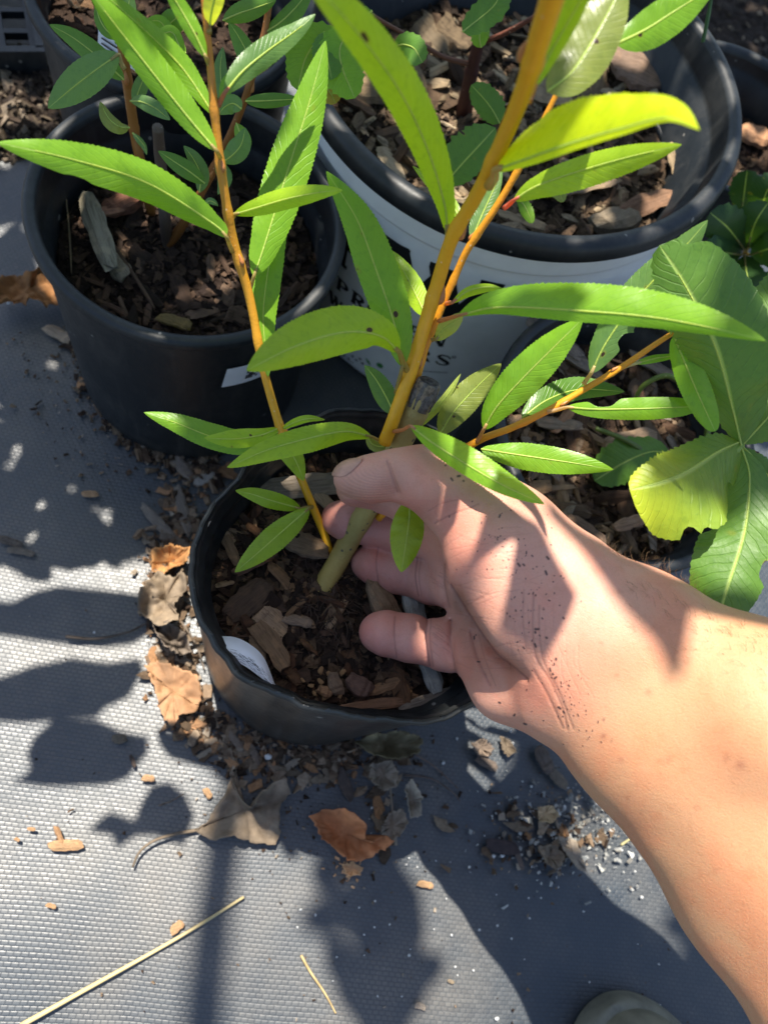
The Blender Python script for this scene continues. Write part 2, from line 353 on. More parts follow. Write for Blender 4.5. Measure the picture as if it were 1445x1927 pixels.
def crumb(b, p, s, r, col):
    v = CUBE * np.array([r.uniform(.8, 2.2), r.uniform(.5, 1), r.uniform(.25, .7)]) * s * .6 + r.normal(0, .22 * s, (8, 3))
    q = Matrix.Rotation(r.uniform(0, 6.28), 3, 'Z') @ Matrix.Rotation(r.normal(0, .5), 3, 'X') @ Matrix.Rotation(r.normal(0, .4), 3, 'Y')
    b.add(v @ np.array(q).T + np.array(p), CF, tuple(col))
def chips_in(c, R, zf, n, smin, smax, label, group, seed, pal, n_obj, lift=.3):
    """the n_obj largest chips are objects of their own, the small rest is one mesh of mulch"""
    r = np.random.default_rng(seed); random.seed(seed); rows = []
    for _ in range(n):
        a = r.uniform(0, 6.283); rr = R * math.sqrt(r.uniform(0, 1)); x, y = c[0] + rr * math.cos(a), c[1] + rr * math.sin(a)
        s = smin + (smax - smin) * r.uniform(0, 1) ** 2.2
        if math.hypot(x - c[0], y - c[1]) + s * .5 > R: x = c[0] + (x - c[0]) * (R - s * .5) / R; y = c[1] + (y - c[1]) * (R - s * .5) / R
        rows.append((s, x, y, (r.normal(0, .45), r.normal(0, lift), r.uniform(0, 6.283)), tuple(np.array(pal[r.integers(0, len(pal))]) * r.uniform(.65, 1.35)), int((0, 1, 2, 6, 9, 2, 0, 4, 3, 9)[r.integers(0, 10)]), r.uniform(0, .002)))
    rows.sort(key=lambda q: -q[0]); b = MB()
    for i, (s, x, y, rot, col, mi, dz) in enumerate(rows):
        loc = (x, y, zf(x, y) + s * .06 + dz)
        if i < n_obj: tag(put_chip('bark_chip', loc, s, rot, col, mi), label, 'wood chip', group)
        else:
            me = CHIPS[mi]; mt = Matrix.LocRotScale(Vector(loc), __import__('mathutils').Euler(rot), (s, s, s))
            b.add([mt @ v.co for v in me.vertices], [p.vertices[:] for p in me.polygons], col)
    tag(obj('bark_mulch', b, M['mulch'], smooth=False), 'small bark bits mixed into the ' + group.split(' in the ')[1], 'mulch', None, 'stuff')

# ------------------------------------------------------------------ pots
def pot(name, label, c, axis, Rt, h, rb, soilz=None, lip=.007, lipw=.0045, rfun=None, ridges=(.3, .5), mat_w=None, mat_r=None, white=False):
    """c = centre of the rim plane (top); profile heights are measured down from it"""
    base = np.array(c) - nrm(axis) * h
    t = thing(name, base, label, 'plant pot')
    w = .0016; rt = Rt - lipw
    pr = [(.0008, -h + .003), (rb - .012, -h + .003), (rb - .006, -h), (rb - .001, -h + .001), (rb, -h + .004)]
    for q in np.linspace(.06, .97, 14): pr.append((rb + (rt - rb) * q, -h + (h - lip) * q))
    pr += [(rt, -lip * 1.02)]
    b = MB(); lathe(b, pr, c, axis, 180, rfun=rfun)
    pi = [(rt - .0012, -lip * .4)]
    rr = lambda d: rb + (rt - rb) * (1 - d / h)
    last = 0
    for fr in ridges:
        d = h * fr; pi += [(rr(d) - w - last, -d + .004), (rr(d) - w - last - .0006, -d), (rr(d) - w - last - .003, -d - .0025)]; last += .0026
    pi += [(rr(h * .9) - w - last, -h * .9), (.0008, -h * .9)]
    lathe(b, pi, c, axis, 180, rfun=rfun)
    obj('wall', b, mat_w or M['plastic'], t)
    b = MB(); L = lip
    lathe(b, [(rt + .0004, -L), (Rt - .001, -L - .0004), (Rt, -L + .0012), (Rt, -.0022), (Rt - .0009, -.0006), (Rt - .0024, 0), (rt - .0006, -.0002), (rt - .0021, -.0016), (rt - .0026, -L * .7)], c, axis, 180, rfun=rfun)
    obj('rim', b, mat_r or M['plastic'], t)
    return t
# left black pot
LC, LR, LH, LB = np.array([-.5097 * .34, .692 * .34, .16]), .0833, .16, .0748
potL = pot('nursery_pot', 'round black pot with a thick smooth rim, left of the white pot', LC, (0, 0, 1), LR, LH, LB, ridges=(.16, .34))
# front pot, thin and bent: rim radius follows the measured outline
FC, FR, FH = np.array([.0174 * .3225, .3703 * .3225, .1775]), .0752, .1775
_fp = [(357, 1080), (353, 1100), (360, 1025), (390, 960), (445, 895), (590, 779), (629, 763), (695, 765), (375, 1175), (430, 1255), (520, 1310), (620, 1345), (720, 1355), (770, 1363), (850, 1353), (915, 1315)]
_q = np.array([G(u, v, FC[2]) for u, v in _fp])[:, :2] - FC[:2]
_a = np.arctan2(_q[:, 1], _q[:, 0]); _r = np.hypot(_q[:, 0], _q[:, 1]); _o = np.argsort(_a); _a, _r = _a[_o], _r[_o]
_aa = np.concatenate([_a - 2 * np.pi, _a, _a + 2 * np.pi]); _rr = np.concatenate([_r, _r, _r])
_th = np.linspace(-np.pi, np.pi, 241); _sm = np.interp(_th, _aa, _rr)
for _ in range(6):
    _c = _sm[:-1]; _c = .5 * _c + .25 * np.roll(_c, 1) + .25 * np.roll(_c, -1); _sm = np.append(_c, _c[0])
# lathe angles run about (a, b); find where they point in the world
_la = nrm(np.cross([0, 1, 0], [0, 0, 1.0])); _lb = np.cross([0, 0, 1.0], _la)
def frim(th):
    d = math.cos(th) * _la + math.sin(th) * _lb; w = math.atan2(d[1], d[0]); return float(np.interp(w, _th, _sm))
_d = nrm(G(430, 1255, FC[2]) - FC); th_cr = math.atan2(_d @ _lb, _d @ _la)
def fbend(th, r, h):
    k = max(0, 1 + h / FH) ** 1.3; f = frim(th) / FR
    wv = .0003 * math.sin(7 * th + 1) + .00025 * math.sin(17 * th) + .0002 * math.sin(43 * th)
    cr_ = math.exp(-((math.atan2(math.sin(th - th_cr), math.cos(th - th_cr))) / .5) ** 2); wv += cr_ * (.0005 * math.sin(13 * th) + .0004 * math.sin(31 * th + 1))
    return r * (1 + (f - 1) * k) + wv * k * k * (1 if r > .03 else 0), h + k ** 4 * (.0008 * math.sin(4 * th + .6) + .0003 * math.sin(19 * th)) * (1 if r > .03 else 0)
potF = pot('nursery_pot', 'small thin black pot with a bent rim, the hand reaching into it', FC, (0, 0, 1), FR, FH, .0705, lip=.0042, lipw=.0013, rfun=fbend, ridges=(.05, .12, .3), mat_w=M['plastic_thin'], mat_r=M['plastic_thin'])
# right pot
RC, RR_, RH = np.array([.2591 * .345, .8024 * .345, .155]), .0813, .155
potR = pot('nursery_pot', 'round black pot on the right under the big toothed leaves, beside the forearm', RC, (.05, -.015, .998), RR_, RH, .071, ridges=(.06, .2, .4))
# white pot
WAX = nrm([-.059, -.009, .998]); WD = .315
WC = np.array([-.24 * WD, 1.362 * WD, CAM_H - 1.003 * WD]) + WAX * .011; WR = .44 * WD - .0008; WH = WC[2] / WAX[2] - .002; WB = .127
potW = thing('nursery_pot', WC - WAX * WH, 'large white pot with black lettering and a thick black rim', 'plant pot')
wr = lambda h: WR - .008 + (WB - WR + .008) * (-h / WH) ** .9      # outer radius of the white wall at height h (negative)
b = MB(); pr = [(.001, -WH + .003), (WB - .01, -WH + .003), (WB - .004, -WH), (WB - .0005, -WH + .002)]
for h in np.linspace(-WH + .006, -.034, 14): pr.append((wr(h), h))
pr += [(wr(-.032) + .0006, -.032), (wr(-.031) + .0022, -.0308), (wr(-.029) + .0026, -.029), (wr(-.024) + .003, -.020), (wr(-.018) + .0032, -.0135), (wr(-.012) + .002, -.0125), (wr(-.01) - .002, -.012)]
lathe(b, pr, WC, WAX, 160); obj('wall', b, M['plastic_white'], potW)
b = MB(); wi = lambda d: WR - .0115 - .012 * d / WH
lathe(b, [(WR - .006, -.0135), (WR - .0015, -.0132), (WR, -.011), (WR - .0004, -.004), (WR - .0025, -.0008), (WR - .006, 0), (WR - .0095, -.0008), (WR - .0105, -.003), (wi(.01), -.016), (wi(.018), -.020), (wi(.018) - .0035, -.022), (wi(.035) - .0042, -.040), (wi(.037) - .0075, -.0425), (wi(.06) - .008, -.066), (wi(.062) - .011, -.069), (wi(.12) - .012, -.13), (.001, -.13)], WC, WAX, 160)
obj('rim', b, M['plastic'], potW)
# printing on the white wall: strokes laid along the curved surface
_wa = nrm(np.cross([0, 1, 0], WAX)); _wb = np.cross(WAX, _wa)
def wall_hit(u, v, c, ax, rad, hmin):
    d = nrm(P(u, v, 1) - CC); a = nrm(np.cross([0, 1, 0], ax)); bb = np.cross(ax, a)
    for t in np.arange(.1, 1.2, .0004):
        q = CC + d * t - c; h = np.dot(q, ax)
        if hmin < h < -.01 and np.hypot(np.dot(q, a), np.dot(q, bb)) < rad(h): return math.atan2(np.dot(q, bb), np.dot(q, a)), h
    return math.atan2(np.dot(q, bb), np.dot(q, a)), -.12
def on_wall(th, h, c, ax, rad, off=.0004):
    a = nrm(np.cross([0, 1, 0], ax)); bb = np.cross(ax, a); r = rad(h) + off
    return c + r * (math.cos(th) * a + math.sin(th) * bb) + h * ax
def stroke(b, path, wid, mapf, col=(0, 0, 0)):
    path = np.array(path, float); n = max(2, int(6 * np.linalg.norm(np.diff(path, axis=0), axis=1).sum()) + 2)
    if len(path) == 2: q = np.array([path[0] * (1 - t) + path[1] * t for t in np.linspace(0, 1, n)])
    else: q = spline(path, 22)
    T = nrm(np.gradient(q, axis=0)); N = np.c_[-T[:, 1], T[:, 0]]; w = np.interp(np.linspace(0, 1, len(q)), np.linspace(0, 1, len(np.atleast_1d(wid))), np.atleast_1d(wid))[:, None] / 2
    A, B = q + N * w, q - N * w; V = [mapf(*p) for p in A] + [mapf(*p) for p in B]; k = len(q)
    b.add(V, [(i, i + 1, k + i + 1, k + i) for i in range(k - 1)], col)
TH, TN, SF = .25, .11, .09
def serif(x, y, w=.34): return ([(x - w / 2, y), (x + w / 2, y)], SF)
GLY = {
 'P': [([(.22, 0), (.22, 1)], TH), serif(.22, .03), serif(.15, .97, .3), ([(.22, .96), (.6, .94), (.78, .74), (.62, .52), (.22, .5)], [TN, .14, TH, .14, TN])],
 'R': [([(.2, 0), (.2, 1)], TH), serif(.2, .03), serif(.13, .97, .3), ([(.2, .96), (.58, .94), (.74, .75), (.58, .55), (.2, .52)], [TN, .14, TH, .14, TN]), ([(.42, .53), (.85, .03)], TH), serif(.88, .03, .22)],
 'O': [([(.5, 1), (.16, .82), (.06, .5), (.16, .18), (.5, 0), (.84, .18), (.94, .5), (.84, .82), (.5, 1)], [TN, TH, TH, TN, TH, TH, TN])],
 'V': [([(.12, 1), (.5, 0)], TH), ([(.88, 1), (.5, 0)], TN), serif(.12, .97), serif(.88, .97, .28)],
 'E': [([(.22, 0), (.22, 1)], TH), ([(.1, .96), (.8, .96)], TN), ([(.1, .04), (.84, .04)], TN), ([(.22, .52), (.6, .52)], TN), ([(.8, .98), (.8, .76)], SF), ([(.84, .02), (.84, .26)], SF)],
 'N': [([(.15, 0), (.15, 1)], TN), ([(.15, 1), (.85, 0)], TH), ([(.85, 0), (.85, 1)], TN), serif(.15, .03, .28), serif(.12, .97, .24), serif(.85, .97, .28)],
 'W': [([(.04, 1), (.3, 0)], TH), ([(.3, 0), (.5, .85)], TN), ([(.5, .95), (.72, 0)], TH), ([(.72, 0), (.97, 1)], TN), serif(.04, .97, .28), serif(.5, .97, .24), serif(.97, .97, .22)],
 'I': [([(.5, 0), (.5, 1)], TH), serif(.5, .03), serif(.5, .97)],
 'S': [([(.82, .8), (.66, .97), (.36, .97), (.2, .76), (.42, .55), (.66, .42), (.8, .22), (.6, .02), (.3, .03), (.16, .22)], [.1, TN, .14, TH, TH, .14, TN, .1])],
}
ink = MB(); grn = MB()
SGN = float(np.sign(wall_hit(820, 640, WC, WAX, wr, -WH)[0] - wall_hit(650, 545, WC, WAX, wr, -WH)[0]))
def text_on_white(txt, p0, p1, tall, gap=.12, wf=None):
    """letters from pixel p0 (middle of the first) to p1 (middle of the last); tall in metres"""
    a0, h0 = wall_hit(*p0, WC, WAX, wr, -WH); a1, h1 = wall_hit(*p1, WC, WAX, wr, -WH); n = len(txt)
    for i, ch in enumerate(txt):
        t = i / max(1, n - 1); ac, hc = a0 + (a1 - a0) * t, h0 + (h1 - h0) * t; step = (a1 - a0) / max(1, n - 1) * (1 - gap) if wf is None else wf * SGN
        for path, w in GLY[ch]: stroke(ink, path, w, lambda x, y: on_wall(ac + (x - .5) * step, hc + (y - .5) * tall, WC, WAX, wr))
    return a1 - a0
INKS = []
text_on_white('PROVEN', (646, 541), (822, 638), .0122); INKS.append(('lettering', ink)); ink = MB()
text_on_white('WINNERS', (632, 567), (834, 677), .0115); INKS.append(('lettering', ink)); ink = MB()
text_on_white('P', (668, 478), (668, 478), .038, wf=.30); INKS.append(('logo_letter', ink)); ink = MB()
text_on_white('W', (818, 545), (822, 545), .042, wf=.5); INKS.append(('logo_letter', ink)); ink = MB()
def ring(b, u, v, r, w, n=16):
    a, h = wall_hit(u, v, WC, WAX, wr, -WH); stroke(b, [(r * math.cos(q), r * math.sin(q)) for q in np.linspace(0, 6.283, n)], w, lambda x, y: on_wall(a + x / .125, h + y, WC, WAX, wr))
ring(ink, 854, 671, .0011, .0006); ring(grn, 715, 687, .0010, .0034)
for (u0, v0, u1, v1, w) in [(777, 694, 843, 700, .0006), (630, 668, 655, 676, .0006)]:
    a0, h0 = wall_hit(u0, v0, WC, WAX, wr, -WH); a1, h1 = wall_hit(u1, v1, WC, WAX, wr, -WH); stroke(ink, [(a0 * .125, h0), ((a0 + a1) * .0625, (h0 + h1) / 2), (a1 * .125, h1)], w, lambda x, y: on_wall(x / .125, y, WC, WAX, wr))
a0, h0 = wall_hit(688, 676, WC, WAX, wr, -WH)
stroke(grn, [(0, .002), (.002, 0), (.0045, -.003)], [.0005, .0026, .0004], lambda x, y: on_wall(a0 + x / .125 * np.sign(math.sin(1)), h0 + y, WC, WAX, wr))
for (u, v) in [(648, 668), (657, 674), (664, 670), (671, 677), (678, 675), (683, 683), (707, 741), (722, 747), (735, 744)]:
    ring(ink, u, v, .0007, .0008, 9)
INKS.append(('small_print', ink)); [obj(nm, q, M['ink'], potW) for nm, q in INKS]; obj('printed_leaf', grn, M['ink_green'], potW)
# the two pots at the picture's top corners
def circle3(a, b, c):
    A = np.array([[2 * (b[0] - a[0]), 2 * (b[1] - a[1])], [2 * (c[0] - a[0]), 2 * (c[1] - a[1])]]); B = np.array([b @ b - a @ a, c @ c - a @ a])
    o = np.linalg.solve(A, B); return o, np.linalg.norm(o - a)
zT = .165; oT, rT = circle3(*[G(u, v, zT)[:2] for u, v in [(58, 10), (150, 122), (262, 168)]]); rT = min(max(rT, .08), .115)
pT = G(150, 122, zT)[:2]; dT = nrm(oT - pT); TC = np.array([*(pT + dT * rT), zT])
potT = pot('nursery_pot', 'black pot holding a bright dry leaf, at the top left corner behind the left pot', TC, (0, 0, 1), rT, zT, rT * .86, ridges=(.12, .3))
zQ = .15; pQ = G(1392, 84, zQ)[:2]; dQ = nrm(G(1395, 240, zQ)[:2] - pQ); rQ = .075; QC = np.array([*(pQ + dQ * rQ), zQ])
potQ = pot('nursery_pot', 'black pot half hidden behind the white pot at the top right edge', QC, (0, 0, 1), rQ, zQ, .07, ridges=(.1, .3))
# stickers and plant tags
lr = lambda h: LB + (LR - .0045 - LB) * (1 + h / LH)
def sticker(parent):
    q = [wall_hit(u, v, LC, np.array([0, 0, 1.0]), lr, -LH) for u, v in [(416, 725), (432, 690)]]; a0, h0 = q[0]; a1, h1 = wall_hit(505, 698, LC, np.array([0, 0, 1.0]), lr, -LH); ht = q[1][1]
    mp = lambda x, y: on_wall(a0 + (a1 - a0) * x + .03 * y, h0 + (ht - h0) * y + (h1 - h0) * x * .6, LC, np.array([0, 0, 1.0]), lr, .0012)
    s = obj('sticker', grid(12, 4, lambda x, y: mp(x, y)), M['tag'], parent); b = MB(); r = np.random.default_rng(3)
    for i in range(5):
        for j in range(5):
            if r.uniform() < .6:
                x, y = .42 + i * .05, .25 + j * .1; b.add([on_wall(*[0, 0], LC, np.array([0, 0, 1.0]), lr) * 0 + np.array(mp(x + dx, y + dy)) + (np.array(mp(x, y)) - LC) * np.array([1, 1, 0]) * .006 for dx, dy in ((0, 0), (.045, 0), (.045, .09), (0, .09))], [(0, 1, 2, 3)])
    obj('printed_code', b, M['ink'], s)
sticker(potL)
tf = thing('plant_tag', G(470, 1250, .160), 'curled white plant tag with black scribbles, tucked inside the front pot rim', 'plant tag')
tp = spline([(414, 1197), (442, 1199), (470, 1212), (497, 1238), (519, 1291)], 24); bt = spline([(420, 1232), (442, 1243), (468, 1258), (492, 1276), (517, 1293)], 24)
def tagpt(x, y, off=0):
    i = min(23, max(0, x * 23)); i0 = int(min(22, i)); fr = i - i0; a = tp[i0] * (1 - fr) + tp[i0 + 1] * fr; c = bt[i0] * (1 - fr) + bt[i0 + 1] * fr
    q = c * (1 - y) + a * y; z = .166 - .006 * y + .003 * math.sin(math.pi * y) + off; return G(q[0], q[1], z)
obj('tag_blade', grid(24, 8, lambda x, y: tagpt(x, y)), M['tag'], tf)
b = MB(); r_ = np.random.default_rng(5)
for i in range(70):
    x0 = r_.uniform(.12, .88); y0 = r_.uniform(.05, .42) + (0.45 * (x0 - .3) if r_.uniform() < .5 else 0); ln = r_.uniform(.04, .13)
    stroke(b, [(x0, y0), (min(.98, x0 + ln), y0 + r_.normal(0, .03))], [.012, .06, .012], lambda x, y: tagpt(x, min(.96, max(.0, y)), .0009))
obj('scribble', b, M['ink'], tf)
tt = thing('plant_tag', G(215, 100, .17), 'white plant tag with handwriting, standing in the top left pot behind the willow leaves', 'plant tag')
tq = [(186, 48), (262, 75), (268, 140), (184, 96)]; tdp = depth(G(215, 110, zT + .012))
def tt_p(x, y, o=0):
    a = np.array([P(*tq[3], tdp), P(*tq[2], tdp), P(*tq[0], tdp - .013), P(*tq[1], tdp - .013)]); return a[0] * (1 - x) * (1 - y) + a[1] * x * (1 - y) + a[2] * (1 - x) * y + a[3] * x * y + (CC - P(215, 90, .5)) * o
obj('tag_blade', grid(4, 4, lambda x, y: tt_p(x, y)), M['tag'], tt); b = MB()
for path in [[(.08, .58), (.3, .5), (.62, .42)], [(.08, .38), (.3, .3), (.62, .18)], [(.3, .75), (.45, .9), (.55, .7), (.4, .6)], [(.15, .2), (.22, .18), (.2, .12)], [(.7, .7), (.85, .5)]]: stroke(b, path, .06, lambda x, y: tt_p(x, y, .002))
obj('handwriting', b, M['ink'], tt)
# ------------------------------------------------------------------ potting mix and bark in the pots
PAL_MIX = [(.045, .022, .013), (.08, .04, .022), (.14, .072, .036), (.20, .115, .06), (.11, .052, .028), (.28, .185, .11), (.06, .034, .022)]
PAL_DARK = [(.028, .018, .013), (.05, .03, .02), (.085, .05, .032), (.05, .034, .025), (.14, .09, .06)]
PAL_PALE = [(.07, .04, .024), (.13, .08, .045), (.20, .13, .078), (.12, .085, .058), (.27, .185, .115), (.19, .155, .118), (.06, .034, .02)]
ff = lambda a: float(np.interp(math.atan2(math.sin(a), math.cos(a)), _th, _sm)) * .925
FZ = FC[2] - .036
_, fz = soil('potting_soil', 'dark crumbly potting mix in the front pot', FC, FR * .95, FZ, .004, ncr=2600, seed=1, rfun=ff)
chips_in(FC, FR * .9, fz, 330, .004, .019, 'brown bark chip on the potting mix of the small front pot', 'bark chips in the front pot', 11, PAL_MIX, 55)
LZ = LC[2] - .043
_, lz = soil('potting_soil', 'dark potting mix in the left black pot', LC, LR * .865, LZ, .0045, ncr=2000, seed=2, cols=((.016, .010, .008), (.035, .022, .016), (.075, .046, .03)))
chips_in(LC, LR * .82, lz, 150, .006, .022, 'dark bark chip on the potting mix of the left black pot', 'bark chips in the left pot', 12, PAL_DARK, 38)
RZ = RC[2] - .032
_, rz = soil('potting_soil', 'dark potting mix in the right black pot', RC, RR_ * .88, RZ, .004, (.05, -.015, .998), 1400, 3)
chips_in(RC, RR_ * .84, rz, 200, .008, .028, 'weathered bark chip in the right black pot', 'bark chips in the right pot', 13, PAL_PALE, 50)
WZ = WC[2] - .054
_, wz = soil('potting_soil', 'bark mix in the large white pot', WC - WAX * .054, wi(.054) - .009, WZ, .006, WAX, 3000, 4, cols=((.03, .02, .014), (.075, .05, .03), (.16, .11, .07)), cr=(.0015, .005))
wzf = lambda x, y: wz(x, y)
chips_in(WC - WAX * .054, wi(.054) - .012, wzf, 380, .009, .036, 'tan shredded bark piece in the large white pot', 'bark pieces in the white pot', 14, [(.12, .085, .05), (.2, .145, .085), (.28, .21, .13), (.16, .10, .06), (.33, .26, .17), (.08, .05, .03)], 70, lift=.4)
TZ = zT - .03
_, tz = soil('potting_soil', 'potting mix in the top left pot', TC, rT * .9, TZ, .004, ncr=700, seed=5)
chips_in(TC, rT * .84, tz, 40, .008, .022, 'bark chip in the top left pot', 'bark chips in the top left pot', 15, PAL_MIX, 14)
QZ = zQ - .04
_, qz = soil('potting_soil', 'potting mix in the top right pot', QC, rQ * .9, QZ, .004, ncr=600, seed=6)
chips_in(QC, rQ * .84, qz, 45, .008, .024, 'bark chip in the half hidden top right pot', 'bark chips in the top right pot', 16, PAL_PALE, 16)
# pieces one can pick out
z = FZ + .004
chip_px(722, 1132, z, 1.05, 92, 50, 'blunt tan wood block beside the ring finger in the front pot', (.30, .20, .12), 8, .6)
chip_px(778, 1128, z, 1.35, 110, 40, 'pale grey split wood block between the lower two fingers', (.42, .40, .34), 8, .6)
chip_px(800, 1250, z, 1.2, 110, 34, 'pale grey split wood under the lowest finger', (.40, .38, .33), 1, .6)
chip_px(506, 1218, z, .98, 100, 44, 'light brown split bark chip beside the white tag in the front pot', (.24, .15, .085), 3, .45)
chip_px(432, 1030, z, 1.15, 70, 22, 'narrow upright tan splinter near the left edge of the front pot', (.22, .14, .08), 0, .5)
chip_px(590, 915, z, -.10, 190, 48, 'long flat grey bark strip at the back of the front pot', (.20, .165, .125), 7, .35)
chip_px(610, 945, z, .8, 55, 26, 'tan chip behind the yellow shoot at the back of the front pot', (.34, .25, .16), 1, .4)
chip_px(468, 1128, z, -.7, 95, 60, 'broad brown bark flake left of the trunk in the front pot', (.10, .062, .04), 5, .3)
chip_px(575, 1025, z, .35, 90, 50, 'curled grey brown bark scrap at the foot of the yellow shoot', (.20, .14, .09), 5, .3)
chip_px(632, 1287, z, 1.2, 42, 30, 'smooth tan pebble near the front rim of the front pot', (.24, .165, .11), 8, .7, 'pebble', 'pebble')
chip_px(612, 1300, z, .3, 28, 24, 'small orange tan pebble near the front rim', (.34, .19, .10), 8, .8, 'pebble', 'pebble')
chip_px(676, 1288, z, .5, 50, 42, 'reddish brown square stone near the front rim', (.17, .10, .075), 8, .6, 'pebble', 'pebble')
chip_px(808, 1318, z, -.35, 110, 28, 'long grey brown bark sliver against the front right rim of the front pot', (.20, .165, .13), 0, .5)
chip_px(560, 1170, z, .2, 50, 22, 'pale chip in the middle of the front pot below the trunk', (.27, .19, .13), 1, .5)
chip_px(480, 1060, z, -.5, 80, 26, 'reddish brown bark stick left of the trunk', (.13, .07, .045), 2, .6)
chip_px(700, 1328, z, -.12, 120, 22, 'reddish bark strip along the front rim of the front pot', (.22, .12, .07), 2, .5)
for u, v, s in [(603, 1282, 9), (645, 1266, 9), (585, 1290, 8), (604, 1262, 10), (622, 1270, 12), (660, 1282, 8), (592, 1305, 7), (640, 1308, 9), (570, 1280, 7), (612, 1314, 8)]:
    chip_px(u, v, z, random.uniform(0, 3), s * 1.4, s, 'tiny orange tan grit grain among the pebbles of the front pot', (.42, .25, .12), 8, .8, 'grit_grain', 'grit', group='grit grains in the front pot')
z = LZ + .005
chip_px(186, 440, z + .004, 1.25, 160, 44, 'long pale grey splintered wood piece leaning in the left black pot', (.26, .235, .17), 0, .6, tilt=.12)
chip_px(215, 500, z, .9, 70, 40, 'broken pale grey end of wood beside the long splinter', (.25, .21, .15), 1, .5)
chip_px(232, 388, z, -.4, 70, 42, 'rough reddish bark lump in the left pot under the long willow leaf', (.22, .10, .06), 8, .8)
chip_px(205, 402, z + .004, -.2, 60, 22, 'reddish bark curl next to the rough bark lump', (.26, .13, .08), 2, .6)
chip_px(250, 520, z + .003, 1.0, 150, 9, 'thin brown twig lying on the mix in the left pot', (.11, .07, .045), 6, .9, 'twig', 'twig')
chip_px(130, 440, z + .003, 1.5, 150, 4, 'very thin straw standing near the left wall of the left pot', (.20, .15, .09), 6, .9, 'twig', 'twig')
chip_px(330, 608, z, .3, 60, 26, 'yellowish bark scrap at the front of the left pot', (.20, .14, .055), 1, .4)
z = WZ + .012
chip_px(1205, 120, z + .006, .5, 110, 88, 'large smooth grey brown bark slab against the right wall of the white pot', (.20, .135, .095), 5, .16)
chip_px(1225, 178, z + .004, 1.2, 55, 16, 'narrow pale splinter below the bark slab in the white pot', (.36, .31, .23), 1, .6)
chip_px(1150, 418, z, -.3, 78, 60, 'rough grey bark chunk at the front of the white pot', (.20, .16, .11), 8, .5)
chip_px(1215, 395, z, -.35, 110, 40, 'reddish brown bark chunk at the front of the white pot', (.20, .115, .07), 3, .5)
chip_px(1085, 350, z, -.2, 130, 40, 'broad tan bark strip below the long willow leaf in the white pot', (.27, .20, .13), 7, .4)
chip_px(1272, 320, z, 1.3, 90, 26, 'upright tan bark strip at the right wall of the white pot', (.30, .22, .13), 0, .5)
z = RZ + .006
for u, v, a, L, W, c, lb in [(1015, 860, .9, 100, 28, (.22, .17, .13), 'long grey bark strip near the left wall of the right pot'), (1050, 800, .1, 80, 26, (.25, .19, .14), 'grey bark strip below the orange shoot in the right pot'),
    (1180, 835, -.2, 90, 40, (.30, .21, .14), 'pale tan bark chip at the centre of the right pot'), (1090, 690, .6, 110, 34, (.24, .20, .16), 'grey bark chip behind the bitten leaf in the right pot'),
    (1240, 690, .5, 120, 40, (.26, .215, .17), 'long grey bark strip at the back of the right pot'), (1060, 790, -.9, 60, 22, (.36, .20, .12), 'orange brown bark chip left of centre in the right pot'),
    (1185, 985, -.3, 60, 26, (.28, .18, .12), 'small tan chip at the front of the right pot'), (1100, 1005, .7, 80, 36, (.15, .10, .07), 'dark bark chip against the front rim of the right pot'),
    (1040, 640, .7, 120, 36, (.27, .22, .18), 'weathered grey bark strip at the back left of the right pot')]:
    chip_px(u, v, z, a, L, W, lb, c, random.choice([0, 1, 3, 7]), .4, tilt=random.uniform(-.1, .2))
z = QZ + .006
chip_px(1412, 262, z, .3, 50, 30, 'sunlit orange chip in the half hidden top right pot', (.40, .22, .12), 1, .5)
chip_px(1415, 345, z, .3, 60, 24, 'pale curved bark piece in the half hidden top right pot', (.33, .30, .25), 1, .5)
